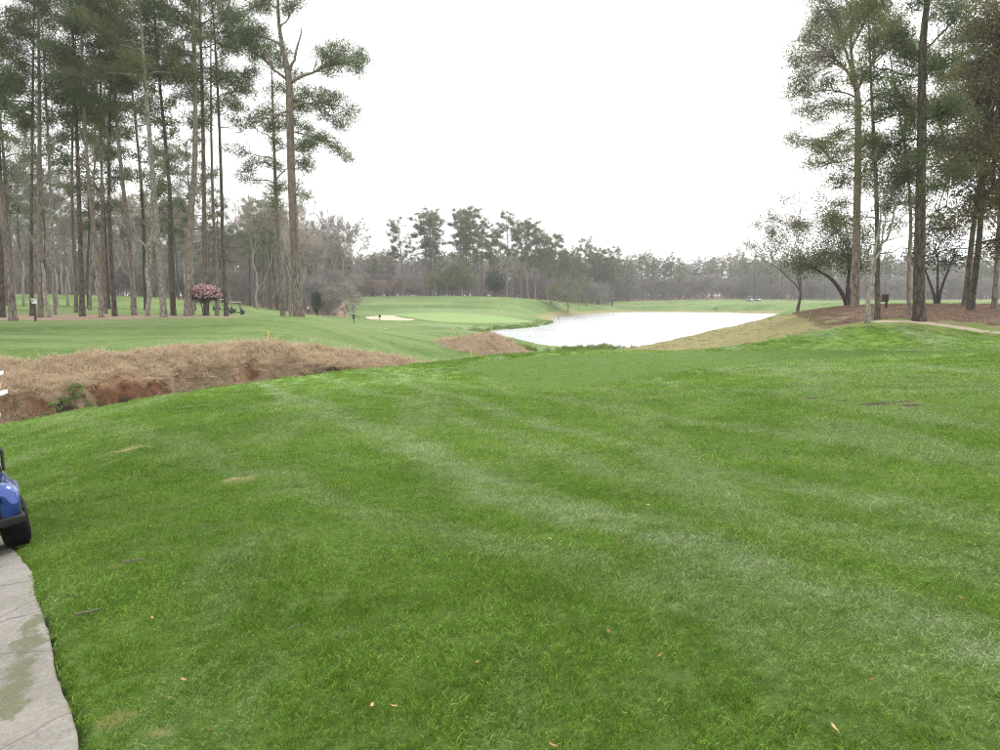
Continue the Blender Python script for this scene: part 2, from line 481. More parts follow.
# surveyed points of the place: (photo column, photo row, depth in metres)
CTRL = [
 # lawn the camera stands on, falling away ahead and to the left
 (40,750,2.95),(300,750,2.72),(500,750,2.62),(750,750,2.55),(1000,750,2.5),
 (20,556,6.3),(200,520,6.3),(500,500,7.2),(760,500,6.7),(1000,500,6.0),
 (0,475,11.4),(200,425,13.5),(350,430,12.5),(500,430,12.3),(700,420,12.2),(850,410,12.2),(1000,402,11.8),
 (0,425,18),(100,408,20),(200,391,23),(300,376,27.5),(400,366,33),(440,362,36),
 (500,388,21.5),(600,388,20.5),(650,374,24.5),(500,354.5,37.5),(600,351,38),(700,350,37.5),(560,362,31),(800,352,31.5),(800,380,17.6),
 (900,362,21.5),(1000,349,25.5),(900,348,30.5),(1000,341,29.5),(1080,340,27),(-80,440,17.5),(-80,500,9.5),
 # far bank of the ditch and the lawn behind it
 (-120,370,28),(0,362,30),(100,353.5,33),(200,347.5,36),(270,345,38),(350,351.5,41),(395,358,43),(425,364,44),(450,361,51),(496,349,57),(540,352,64),
 (0,335,42),(150,330,46),(300,331,46),(400,338,65),(520,333,92),
 (0,319,56),(60,317,58),(150,315.5,60),(224,316.3,58),(299,315.8,56),(330,323,62),(262,318,58),(245,316,85),(345,327,75),
 (385,330,95),(453,330,95),(420,327,112),(450,326,118),(354,323,133),(380,322,138),(308,315,160),(233,314,114),(190,310,90),
 (100,300,120),(160,298.5,130),(30,301,110),(250,306,150),(300,306,185),
 # bunker, green, mound behind the green
 (385,319,150),(410,320,158),(450,320.5,165),(500,319.5,172),(530,318,178),(470,298,208),(380,302.5,200),(545,302,210),(330,304.5,195),(430,299,206),(510,298.5,208),(470,309,190),
 # beyond
 (400,297.5,290),(500,297,300),(600,300.5,330),(700,300,320),(755,300.5,297),(715,304.7,262),(640,307,285),(800,301,300),(600,296,600),(300,297,300),(150,296,300),(800,296,600),(400,296,600),(200,296,600),
 # right-hand mound and what lies behind it
 (640,351,62),(560,353,66),(600,352.5,72),(530,351,84),(560,350,90),(600,349.5,88),(635,350.5,84),(700,333.5,66),(740,325,63),(775,317,60),(810,312,56),(850,308.3,51),(920,309.5,48),(1000,312,46),(1080,313,44),
 (700,349,48),(760,342,46),(830,331,41),(920,318.5,37.5),(1000,333,33.5),(920,329.5,34.5),(1080,328,33),(860,322,38),(970,312,45),
 (850,304.5,120),(950,303.5,150),(830,302,200),(950,301.5,230),(1050,303,150),(880,306,85),(1000,306.5,80),
]
_c = np.array([at(*c) for c in CTRL])
_near = [(r * math.sin(a), r * math.cos(a), -1.62 + 0.03 * math.sin(a) * r) for r in (0.5, 1.3) for a in (-1.2, -0.8, -0.4, 0, 0.4, 0.8, 1.2)]
_c = np.vstack([_c, np.array(_near)])
def _uv(X, Y):
    return np.stack([np.log(np.hypot(X, Y) + 1e-6), np.arctan2(X, Y)], -1)
def _phi(r2):
    return 0.5 * r2 * np.log(r2 + 1e-12)
_cu = _uv(_c[:, 0], _c[:, 1])
_n = len(_cu)
_A = np.zeros((_n + 3, _n + 3))
_A[:_n, :_n] = _phi(((_cu[:, None] - _cu[None]) ** 2).sum(-1)) + np.eye(_n) * 2e-4
_A[:_n, _n] = 1; _A[:_n, _n + 1:] = _cu; _A[_n, :_n] = 1; _A[_n + 1:, :_n] = _cu.T
_w = np.linalg.solve(_A, np.concatenate([_c[:, 2], np.zeros(3)]))
def base_z(X, Y):
    X = np.asarray(X, float); Y = np.asarray(Y, float); sh = X.shape
    X = X.ravel(); Y = Y.ravel()
    uv = _uv(X, Y); r = np.hypot(X, Y); az = uv[:, 1].copy()
    uv[:, 1] = np.clip(uv[:, 1], -0.78, 0.78)
    uv[:, 0] = np.clip(uv[:, 0], math.log(0.5), math.log(600))
    z = np.empty(len(X))
    for i in range(0, len(X), 40000):
        s = slice(i, i + 40000)
        K = _phi(((uv[s, None] - _cu[None]) ** 2).sum(-1))
        z[s] = K @ _w[:_n] + _w[_n] + uv[s] @ _w[_n + 1:]
    wgt = sstep(0.85, 1.9, np.abs(az))
    z = z * (1 - wgt) + wgt * (-1.62 - 0.03 * np.minimum(r, 40))
    return z.reshape(sh)

# ditch: near lip and far crest as depth along each line of sight column (X / Y)
_tx = lambda xs: (np.array(xs, float) - 500) / 764.0
DN_X, DN_Y = _tx([-350, -80, 0, 100, 200, 300, 400, 440, 500, 560, 640]), np.array([16.5, 17.5, 18, 20, 23, 27.5, 33, 36, 37.8, 38.3, 38.5])
DF_X, DF_Y = _tx([-350, -120, 0, 100, 200, 270, 350, 420, 450, 496, 540, 600, 640]), np.array([25.5, 28, 30, 33, 36, 38, 41, 44, 51, 57, 64, 72, 74])
DD_X, DD_Y = _tx([-450, -200, 0, 130, 270, 340, 400, 440, 470, 496, 520, 545, 590]), np.array([0, 2.5, 2.4, 2.2, 2.05, 1.75, 1.5, 1.5, 1.9, 2.1, 1.7, 0.9, 0.0])
def ditch_t(X, Y):
    Ys = np.maximum(Y, 1e-3)
    tx = np.where(Y > 1, X / Ys, 9.0)
    N = np.interp(tx, DN_X, DN_Y); Fr = np.interp(tx, DF_X, DF_Y); D = np.interp(tx, DD_X, DD_Y, left=0, right=0)
    wob = 0.25 * np.sin(X * 1.7 + Y * .6) + 0.18 * np.sin(X * 3.9 - Y * 1.3) + 0.3 * np.sin(X * .55 + 1.3)
    t = (Y - N) / (Fr - N + 0.9 * wob)
    return tx, t, D
def prof(t):
    return np.interp(t, [0, .06, .20, .32, .50, .60, .68, .73, .765, .79, .86, .93, .97, 1.0], [0, .04, .55, .9, 1.0, .99, .95, .88, .70, .36, .24, .11, .03, 0])

POND_PX = [(484,331.5),(505,329.5),(522,328.6),(546,325.6),(557,321.5),(549,318),(560,316.2),(580,315),(596,313.2),(620,312.3),(650,312.2),(700,312.4),(760,313.6),(815,315),
           (805,319),(745,331.5),(700,341.5),(660,350),(625,347.5),(590,346.3),(560,347),(534,345),(515,340.5),(500,336)]
def on_plane(x, y, z):
    r = ray(x, y)
    return (r * (z / r[2]))[:2]
def smooth_loop(P, it=3):
    P = np.asarray(P, float)
    for _ in range(it):
        Q = np.roll(P, -1, 0)
        P = np.stack([0.75 * P + 0.25 * Q, 0.25 * P + 0.75 * Q], 1).reshape(-1, P.shape[1])
    return P
POND = smooth_loop([on_plane(x, y, WATER) for x, y in POND_PX], 2)
def poly_sd(P, X, Y):
    """signed distance, negative inside"""
    X = np.asarray(X, float); Y = np.asarray(Y, float)
    A = P; B = np.roll(P, -1, 0)
    best = np.full(X.shape, 1e18); ins = np.zeros(X.shape, bool)
    for (ax, ay), (bx, by) in zip(A, B):
        ex, ey = bx - ax, by - ay
        L = ex * ex + ey * ey + 1e-12
        t = np.clip(((X - ax) * ex + (Y - ay) * ey) / L, 0, 1)
        best = np.minimum(best, (X - ax - t * ex) ** 2 + (Y - ay - t * ey) ** 2)
        c = ((ay > Y) != (by > Y)) & (X < (bx - ax) * (Y - ay) / (by - ay + 1e-15) + ax)
        ins ^= c
    d = np.sqrt(best)
    return np.where(ins, -d, d)

BUNKERS = [(at(388, 317.5, 150), 5.2, 4.6, -0.12), ]
BUNK_X = np.array([[at(388, 317.5, 151)[0], 151.0, 5.4, 6.5]])

def vnoise(X, Y, s, seed=0):
    """cheap value noise, -1..1"""
    x = X * s; y = Y * s
    xi = np.floor(x).astype(np.int64); yi = np.floor(y).astype(np.int64)
    fx = x - xi; fy = y - yi
    fx = fx * fx * (3 - 2 * fx); fy = fy * fy * (3 - 2 * fy)
    def h(a, b):
        n = (a * 374761393 + b * 668265263 + seed * 1274126177) & 0x7fffffff
        n = ((n ^ (n >> 13)) * 1274126177) & 0x7fffffff
        return ((n ^ (n >> 16)) & 0xffff) / 32768.0 - 1
    return (h(xi, yi) * (1 - fx) + h(xi + 1, yi) * fx) * (1 - fy) + (h(xi, yi + 1) * (1 - fx) + h(xi + 1, yi + 1) * fx) * fy
def fbm(X, Y, s, seed=0, o=3):
    v = 0; a = 1.0; t = 0
    for k in range(o):
        v = v + a * vnoise(X, Y, s * 2 ** k, seed + k); t += a; a *= 0.5
    return v / t

# cart path: right-hand edge, running away to the left
def base_hit(x, y):
    r = ray(x, y); d = np.exp(np.linspace(math.log(1.0), math.log(30), 900)); P = r[None] * d[:, None]
    return P[int(np.argmax(P[:, 2] < base_z(P[:, 0], P[:, 1])))][:2]
PATH_R = np.array([(-0.25, -3.0), (-0.78, 0.6), (-1.18, 1.85)] + [tuple(base_hit(x, y)) for x, y in ((79, 748), (63, 690), (49, 640), (36, 598), (25, 562))] + [(-5.3, 7.6), (-7.3, 9.3), (-10.6, 11.0), (-16, 12.2)])
def resample(P, n):
    P = np.asarray(P, float)
    s = np.concatenate([[0], np.cumsum(np.linalg.norm(np.diff(P, axis=0), axis=1))])
    # Catmull-Rom through the points
    out = []
    for u in np.linspace(0, s[-1], n):
        i = min(np.searchsorted(s, u, side='right') - 1, len(P) - 2)
        t = (u - s[i]) / (s[i + 1] - s[i])
        p0, p1, p2, p3 = P[max(i - 1, 0)], P[i], P[i + 1], P[min(i + 2, len(P) - 1)]
        out.append(0.5 * ((2 * p1) + (-p0 + p2) * t + (2 * p0 - 5 * p1 + 4 * p2 - p3) * t * t + (-p0 + 3 * p1 - 3 * p2 + p3) * t ** 3))
    return np.array(out)
PR = resample(PATH_R, 90)
_tan = unit(np.gradient(PR, axis=0)); PNRM = np.stack([-_tan[:, 1], _tan[:, 0]], -1)
PL = PR + PNRM * 2.3
PATH_POLY = np.vstack([PR, PL[::-1]])

SPOIL = at(495, 345, 57)[:2]
def ground_z(X, Y, rough=True):
    X = np.asarray(X, float); Y = np.asarray(Y, float)
    z = base_z(X, Y)
    r = np.hypot(X, Y)
    # gentle unevenness of turf
    z = z + 0.018 * vnoise(X, Y, 0.9, 5) * sstep(2, 5, r) + 0.05 * vnoise(X, Y, 0.22, 6) * sstep(8, 16, r)
    tx, t, D = ditch_t(X, Y)
    inside = (t > -0.1) & (t < 1.15)
    tt = t + np.where(inside, sstep(.45, .6, t) * (1 - sstep(.88, .98, t)) * (0.075 * fbm(X, Y, 0.45, 13) + .03 * fbm(X, Y, 1.6, 14)), 0)
    dz = np.where(inside, D * prof(tt), 0)
    if rough:
        bank = np.where(inside, sstep(.25, .5, t) * (1 - sstep(.96, 1.03, t)), 0) * np.minimum(D, 1)
        dz = dz + bank * (0.22 * fbm(X, Y, 0.9, 11) + 0.22 * fbm(X, Y, 0.35, 17))
    z = z - dz
    mx, my = SPOIL
    z = z + 1.25 * np.clip(1.10 - np.sqrt(((X - mx) / np.where(X < mx, 4.9, 3.5)) ** 2 + ((Y - my) / 3.7) ** 2 + .012), 0, 1) * (1 + .06 * fbm(X, Y, 1.3, 77))
    # pond basin and shore
    m = (Y > 60) & (Y < 320) & (X > -40) & (X < 150)
    if m.any():
        sd = np.full(X.shape, 99.0); sd[m] = poly_sd(POND, X[m], Y[m])
        shore = WATER + 0.05 + 0.06 * np.clip(sd, 0, 5)
        R = 11.0
        w = sstep(0, R, sd)
        zo = np.where(sd > 0, np.maximum(shore * (1 - w) + z * w, shore), WATER - np.minimum(1.5, 0.12 - 0.12 * sd))
        z = np.where(sd < R * 2, zo, z)
    for bx, by, ra, rb in BUNK_X:
        q = ((X - bx) / ra) ** 2 + ((Y - by) / rb) ** 2
        z = z - 0.5 * np.clip(1 - q, 0, 1) + 0.85 * np.exp(-(((X - bx) / (ra * 1.1)) ** 2 + ((Y - by - rb * .9) / (rb * .9)) ** 2))
    # turf dips under the concrete path
    near = (r < 22) & (X < 1)
    if near.any():
        sd = np.full(X.shape, 9.0); sd[near] = poly_sd(PATH_POLY, X[near], Y[near])
        z = z - 0.07 * (1 - sstep(-0.02, 0.07, sd))
    return z

def ground_hit(x, y, dmin=1.5, dmax=500):
    """where the sight line through a photo pixel meets the ground"""
    r = ray(x, y)
    d = np.exp(np.linspace(math.log(dmin), math.log(dmax), 1400))
    P = r[None] * d[:, None]
    below = P[:, 2] < ground_z(P[:, 0], P[:, 1])
    i = int(np.argmax(below)) if below.any() else len(d) - 1
    return P[i]
def gz(x, y):
    return float(ground_z(np.array([x]), np.array([y]))[0])

# rows of rings and spokes: finer where the photo shows more ground per metre
rows = np.unique(np.concatenate([np.exp(np.linspace(math.log(0.6), math.log(15), 230)), np.exp(np.linspace(math.log(15), math.log(70), 330)),
                                 np.exp(np.linspace(math.log(70), math.log(330), 190)), np.exp(np.linspace(math.log(330), math.log(640), 24))]))
cols = np.concatenate([np.linspace(-math.pi, -0.85, 40)[:-1], np.linspace(-0.85, -0.66, 60)[:-1], np.linspace(-0.66, 0.66, 430)[:-1], np.linspace(0.66, 0.9, 40)[:-1], np.linspace(0.9, math.pi, 40)[:-1]])
RR, AA = np.meshgrid(rows, cols, indexing='ij')
GX, GY = RR * np.sin(AA), RR * np.cos(AA)
GZ = ground_z(GX, GY)
ftx, ft, fD = ditch_t(GX, GY)

# what covers the ground, by place
def band(v, a, b, s):
    return sstep(a - s, a + s, v) * (1 - sstep(b - s, b + s, v))
TX = np.where(GY > 1, GX / np.maximum(GY, 1e-3), 9 * np.sign(GX))
wob1 = fbm(GX, GY, 0.12, 21); wob2 = fbm(GX, GY, 0.5, 31)
front = GY > 1
m_mown = np.where(front, sstep(0.92, 1.0, ft) * (ftx < 0.06), 0) + np.where(front, sstep(60, 75, GY), 0)
m_mown = np.clip(m_mown, 0, 1)
m_under = 1 - sstep(16, 30, np.hypot(GX, GY))
# the close-cut tee in front of the ditch
TEE = smooth_loop([ground_hit(x, y, 12, 45)[:2] for x, y in [(452, 364), (500, 358), (600, 353.5), (700, 351.5), (850, 349.5), (1000, 347.5), (1060, 347.5), (1060, 350.5), (1000, 352), (900, 355), (800, 361), (700, 370), (620, 382), (548, 391), (492, 384), (458, 373)]], 2)
tee = poly_sd(TEE, GX, GY)
m_tee = 1 - sstep(-0.5, 0.4, tee + .3 * wob2)
green = ((GX - at(452, 320, 166)[0]) / 17.5) ** 2 + ((GY - 169) / 14.0) ** 2
m_green = (1 - sstep(0.85, 1.1, green)) * 1.0
bank_t = np.maximum(band(ft, 0.28, 1.0, 0.03) * np.minimum(fD * 2, 1) * front * (TX < -.088), 1 - sstep(.85, 1.0, np.hypot((GX - SPOIL[0]) / np.where(GX < SPOIL[0], 5.0, 3.6), (GY - SPOIL[1]) / 3.9)))
m_thatch = bank_t
m_clay = np.zeros_like(GX)
for px, py, rx, rz in [(117, 386, 1.0, .55), (108, 394, .6, .45), (142, 389, .5, .4), (246, 373, .75, .5), (20, 404, .8, .4), (160, 393, .35, .3), (40, 413, .6, .3)]:
    c = ground_hit(px, py, 15, 60)
    m_clay = np.maximum(m_clay, np.exp(-(((GX - c[0]) / rx) ** 2 + ((GY - c[1]) / 1.6) ** 2 + ((GZ - c[2]) / rz) ** 2)))
m_clay = np.clip(m_clay * 1.3, 0, 1) * (bank_t > 0.2)
# pine straw: beds under the left pines and on the right-hand mound
m_straw = np.where(front, band(TX, -0.9, -0.345, 0.012) * band(GY, 54.5 + 3 * wob1, 61.5 + 2 * wob1, 1.2), 0)
m_straw = np.maximum(m_straw, np.where(front, np.exp(-(((GX - at(299, 314, 47)[0]) / 1.2) ** 2 + ((GY - 47) / 1.5) ** 2)) * 0.0, 0))
mound = poly_sd(smooth_loop([at(838, 331, 40.5)[:2], at(800, 324, 47)[:2], at(775, 318, 57)[:2], at(800, 312, 60)[:2], at(860, 309, 60)[:2], at(1100, 309, 58)[:2], at(1100, 330, 34)[:2], at(1000, 331, 34)[:2], at(900, 327, 36)[:2]], 2), GX, GY)
m_straw = np.maximum(m_straw, 1 - sstep(-4.5, 2.0, mound + 2.2 * wob2))
m_straw = np.maximum(m_straw, np.where(front, sstep(322, 330, GY + 6 * wob1), 0))
m_straw = np.maximum(m_straw, np.where(front & (TX < -.20), sstep(150, 156, GY + 8 * wob1), 0))
m_straw = np.maximum(m_straw, np.where(front & (TX > -.24) & (TX < .08), sstep(232, 240, GY + 6 * wob1), 0))
drybank = poly_sd(smooth_loop([at(560, 350, 62)[:2], at(640, 349, 47)[:2], at(740, 348, 41)[:2], at(850, 338, 35.5)[:2], at(860, 320, 46)[:2], at(810, 310, 62)[:2], at(770, 315, 80)[:2], at(690, 330, 90)[:2], at(600, 346, 92)[:2]], 2), GX, GY)
m_dry = 0.8 * (1 - sstep(-3.5, 1.5, drybank + 2 * wob1))
m_dry = np.maximum(m_dry, np.where((mound > -2) & (GY < 42) & (TX > .40), .46 * (1 - sstep(1.0, 5.0, mound)), 0))
m_dry = np.maximum(m_dry, 0.45 * band(ft, 1.0, 1.02, 0.02) * (fD > .5) * front)
psd = np.full(GX.shape, 99.0); _m = (GY > 60) & (GY < 330) & (np.abs(GX) < 160); psd[_m] = poly_sd(POND, GX[_m], GY[_m])
m_dry = np.maximum(m_dry, np.where((psd < 99), (1 - sstep(2.0, 4.5 + 3 * wob1, psd)) * 0.95 * (GY > 180), 0))
m_dry = np.maximum(m_dry, np.where(psd < 99, (1 - sstep(1.0, 9.0, psd)) * 0.6 * (GY < 112), 0))
m_dry = np.maximum(m_dry, 0.9 * np.exp(-(((GX - at(447, 326, 118)[0]) / 3.2) ** 2 + ((GY - 119) / 2.4) ** 2)))
for px, py, rx, ry, a in [(128, 450, .55, .5, .62), (236, 480, .35, .5, .6), (150, 462, .3, .3, .5), (105, 570, .2, .2, .5), (118, 720, .14, .1, .62), (160, 735, .1, .08, .6), (70, 590, .15, .15, .5), (330, 700, .1, .1, .45), (640, 595, .2, .15, .4)]:
    c = ground_hit(px, py)
    m_dry = np.maximum(m_dry, a * np.exp(-(((GX - c[0]) / rx) ** 2 + ((GY - c[1]) / ry) ** 2)))
# bare soil scar and sandy track on the right
m_soil_shade = np.zeros_like(GX)
for px, py, rx, ry, a in [(815, 398, .25, .2, .8), (845, 401, .4, .2, .75), (880, 404, .8, .22, .95), (912, 406, .35, .2, .9), (830, 386, .3, .25, .5), (490, 432, .5, .2, .45), (560, 424, .5, .2, .45), (910, 352, .8, .5, .7), (600, 440, .5, .15, .45)]:
    c = ground_hit(px, py)
    m_soil_shade = np.maximum(m_soil_shade, a * np.exp(-(((GX - c[0]) / rx) ** 2 + ((GY - c[1]) / ry) ** 2)))
m_soil_shade = np.maximum(m_soil_shade, band(ft, .70, .775, .02) * (fD > .6) * front * (TX < -.14) * np.clip(.75 + fbm(GX, GY, .4, 91), 0, 1) * .85)  # dark band along the bank's step: shade under the turf overhang, painted in soil colour
track = [at(x, y, d)[:2] for x, y, d in [(800, 337, 40), (845, 330, 38.5), (880, 328, 37), (910, 327.5, 36.3), (950, 330, 35), (1000, 334, 33.5), (1080, 338, 31.5)]]
m_sand = np.zeros_like(GX)
for (a, b) in zip(track[:-1], track[1:]):
    e = b - a
    s = np.clip(((GX - a[0]) * e[0] + (GY - a[1]) * e[1]) / (e @ e), 0, 1)
    dd = np.hypot(GX - a[0] - s * e[0], GY - a[1] - s * e[1])
    wdt = 0.55 if a[0] > at(870, 328, 37)[0] else 0.4
    m_sand = np.maximum(m_sand, np.exp(-(dd / wdt) ** 2) * (0.75 if a[0] > at(870, 328, 37)[0] else 0.42))
m_sand = np.maximum(m_sand, 0.4 * (1 - sstep(0.8, 2.5, np.where(psd < 0, 99, psd))) * (GY > 200))


g = Geo()
ni, nj = RR.shape
idx = np.arange(ni * nj).reshape(ni, nj)
jn = np.roll(np.arange(nj), -1)
quads = np.stack([idx[:-1, :], idx[1:, :], idx[1:, jn], idx[:-1, jn]], -1).reshape(-1, 4)
V = np.stack([GX, GY, GZ], -1).reshape(-1, 3)
V = np.vstack([V, [[0, 0, -1.62]]])
fan = np.stack([np.full(nj, ni * nj), idx[0, :], idx[0, jn]], -1)
g.add(V, quads[:, ::-1])
g.T.append(fan[:, ::-1]); g.mT.append(np.zeros(len(fan), np.int32))
pad = lambda a: np.concatenate([a.ravel(), [0]])
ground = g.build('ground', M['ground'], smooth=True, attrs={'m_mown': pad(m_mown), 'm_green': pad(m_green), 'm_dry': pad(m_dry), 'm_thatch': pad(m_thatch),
    'm_straw': pad(m_straw), 'm_soil_shade': pad(m_soil_shade), 'm_tee': pad(m_tee), 'm_under': pad(m_under * (1 - m_tee)), 'm_clay': pad(m_clay), 'm_sand': pad(m_sand)})
tag(ground, 'green golf course turf falling to a ditch, a pond and wooded edges', None, kind='structure')

# pond
def water_material():
    m, nt, bs = new_mat('pond_water')
    pos = nd(nt, 'ShaderNodeNewGeometry').outputs['Position']
    mp = nd(nt, 'ShaderNodeMapping', {'Vector': pos, 'Scale': (0.8, 1.3, 1)})
    n = noise(nt, mp.outputs['Vector'], 2.2, 4, 0.65)
    n2 = noise(nt, pos, 0.05, 2)
    bp = nd(nt, 'ShaderNodeBump', {'Height': n, 'Strength': ramp(nt, noise(nt, nd(nt, 'ShaderNodeMapping', {'Vector': pos, 'Scale': (0.02, 0.09, 1)}).outputs['Vector'], 1.0, 4), [(0.35, 0.15), (0.65, 0.8)]), 'Distance': 0.08}).outputs['Normal']
    body = nd(nt, 'ShaderNodeBsdfDiffuse', {'Color': ramp(nt, n2, [(0.3, (0.07, 0.085, 0.08)), (0.7, (0.10, 0.115, 0.105))])})
    gl = nd(nt, 'ShaderNodeBsdfGlossy', {'Color': (0.76, 0.785, 0.81, 1), 'Roughness': 0.27, 'Normal': bp}, distribution='MULTI_GGX')
    fr = nd(nt, 'ShaderNodeFresnel', {'IOR': 1.333})
    ms = nd(nt, 'ShaderNodeMixShader', {0: fr.outputs['Fac'], 1: body.outputs[0], 2: gl.outputs[0]})
    nt.links.new(ms.outputs[0], nt.nodes['Material Output'].inputs['Surface'])
    nt.nodes.remove(bs)
    return m
M['water'] = water_material()
wx0, wy0 = POND.min(0) - 6; wx1, wy1 = POND.max(0) + 6
g = Geo()
P2 = smooth_loop([on_plane(x, y, WATER) for x, y in POND_PX], 2)
cen = P2.mean(0)
# water sheet: pond outline grown a little so that it runs under the banks
grow = P2 + unit(P2 - cen) * 1.2
nP = len(grow)
me = bpy.data.meshes.new('pond')
me.from_pydata([(x, y, WATER) for x, y in grow], [], [list(range(nP))])
me.materials.append(M['water'])
pond = bpy.data.objects.new('pond', me); COL.objects.link(pond)
tag(pond, 'still pale pond reflecting the white sky', None, kind='structure')

# bunker sand
def sand_material():
    m, nt, bs = new_mat('bunker_sand')
    pos = nd(nt, 'ShaderNodeNewGeometry').outputs['Position']
    c = ramp(nt, noise(nt, pos, 1.2, 5, 0.7), [(0.3, (0.40, 0.30, 0.20)), (0.7, (0.60, 0.49, 0.36))])
    nt.links.new(c, bs.inputs['Base Color']); bs.inputs['Roughness'].default_value = 0.95
    bump(nt, bs, noise(nt, pos, 4.0, 4), 0.5, 0.05)
    return m
M['sand'] = sand_material()
for bx, by, ra, rb in BUNK_X:
    g = Geo()
    rr = np.linspace(0, 0.97, 14); aa = np.arange(48) * 2 * math.pi / 48
    R2, A2 = np.meshgrid(rr, aa, indexing='ij')
    wob = 1 + 0.10 * np.sin(A2 * 3 + 1) + 0.06 * np.sin(A2 * 5)
    X = bx + ra * R2 * wob * np.cos(A2); Y = by + rb * R2 * wob * np.sin(A2)
    Z = ground_z(X, Y) + 0.09 - 0.16 * R2 ** 4
    i = np.arange(13)[:, None] * 48; j = np.arange(48)[None]; k = (j + 1) % 48
    g.add(np.stack([X, Y, Z], -1).reshape(-1, 3), np.stack([i + j, i + 48 + j, i + 48 + k, i + k], -1).reshape(-1, 4))
    o = g.build('sand_bunker', M['sand'], smooth=True)
    tag(o, 'pale sand bunker left of the putting green', None, kind='structure')

# concrete cart path: slab with a rounded edge
def concrete_material():
    m, nt, bs = new_mat('worn_concrete')
    pos = nd(nt, 'ShaderNodeNewGeometry').outputs['Position']
    n1 = noise(nt, pos, 1.6, 5, 0.7); n2 = noise(nt, pos, 38, 4, 0.8); n3 = noise(nt, pos, 7, 5, 0.7)
    c = ramp(nt, math_(nt, 'ADD', math_(nt, 'MULTIPLY', n1, .4), math_(nt, 'MULTIPLY', n2, .6)), [(0.3, (0.13, 0.12, 0.105)), (0.5, (0.235, 0.22, 0.195)), (0.66, (0.33, 0.31, 0.28))])
    v = nd(nt, 'ShaderNodeTexVoronoi', {'Vector': pos, 'Scale': 46.0}).outputs['Distance']
    c = mix(nt, ramp(nt, v, [(0.10, 0.7), (0.2, 0.0)]), c, (0.40, 0.37, 0.33))
    moss = math_(nt, 'ADD', attr(nt, 'm_moss'), math_(nt, 'MULTIPLY', math_(nt, 'SUBTRACT', n3, 0.5), 1.3))
    c = mix(nt, ramp(nt, moss, [(0.48, 0.0), (0.62, 0.85)]), c, ramp(nt, n2, [(0.3, (0.055, 0.075, 0.022)), (0.7, (0.15, 0.15, 0.06))]))
    vc = nd(nt, 'ShaderNodeTexVoronoi', {'Vector': mix(nt, 0.12, pos, nd(nt, 'ShaderNodeTexNoise', {'Vector': pos, 'Scale': 5.0}).outputs['Color']), 'Scale': 1.1}, feature='DISTANCE_TO_EDGE').outputs['Distance']
    c = mix(nt, ramp(nt, vc, [(0.002, 0.75), (0.007, 0.0)]), c, (0.05, 0.045, 0.035))
    c = mix(nt, ramp(nt, noise(nt, pos, 0.9, 6, 0.75), [(0.45, 0.0), (0.7, 0.55)]), c, (0.11, 0.10, 0.08))
    nt.links.new(c, bs.inputs['Base Color']); bs.inputs['Roughness'].default_value = 0.92
    bump(nt, bs, math_(nt, 'ADD', n2, n3), 0.7, 0.012)
    return m
M['concrete'] = concrete_material()
PRf = resample(PATH_R, 420); tn = unit(np.gradient(PRf, axis=0)); nr = np.stack([-tn[:, 1], tn[:, 0]], -1)
offs = [(-0.0, -0.16), (0.0, 0.000), (0.012, 0.008)] + [(o, 0.010) for o in np.linspace(0.03, 2.27, 60)] + [(2.3, 0.0), (2.3, -0.16)]
Vp, moss = [], []
s_along = np.concatenate([[0], np.cumsum(np.linalg.norm(np.diff(PRf, axis=0), axis=1))])
edge_w = 0.010 * vnoise(s_along, s_along * 0, 1.7, 3) + 0.005 * vnoise(s_along, s_along * 0, 9.0, 4)
mc = ground_hit(16, 700); mc2 = ground_hit(30, 655)
for k, (o, dz) in enumerate(offs):
    q = PRf + nr * (o + (edge_w * (o < 0.4))[:, None] if False else o) + nr * (edge_w * (1 if o < 0.4 else 0))[:, None]
    zz = base_z(q[:, 0], q[:, 1]) + 0.018 * vnoise(q[:, 0], q[:, 1], .9, 5) * sstep(2, 5, np.hypot(q[:, 0], q[:, 1])) + dz - 0.002 * abs(fbm(q[:, 0], q[:, 1], 5, 9))
    Vp.append(np.stack([q[:, 0], q[:, 1], zz], -1))
    e = mc2[:2] - mc[:2]
    s = np.clip(((q[:, 0] - mc[0]) * e[0] + (q[:, 1] - mc[1]) * e[1]) / (e @ e + 1e-9), -0.6, 1.6)
    dd = np.hypot(q[:, 0] - mc[0] - s * e[0], q[:, 1] - mc[1] - s * e[1])
    moss.append(np.maximum(0.66 * np.exp(-(dd / 0.14) ** 2), 0.35 * np.exp(-(o / 0.06) ** 2)))
Vp = np.stack(Vp, 1); na, nb = Vp.shape[:2]
i = np.arange(na - 1)[:, None] * nb; j = np.arange(nb - 1)[None]
g = Geo(); g.add(Vp.reshape(-1, 3), np.stack([i + j, i + nb + j, i + nb + j + 1, i + j + 1], -1).reshape(-1, 4)[:, ::-1])
o = g.build('cart_path', M['concrete'], smooth=True, attrs={'m_moss': np.stack(moss, 1).ravel()})
tag(o, 'worn concrete cart path with a mossy patch at the left edge', None, kind='structure')

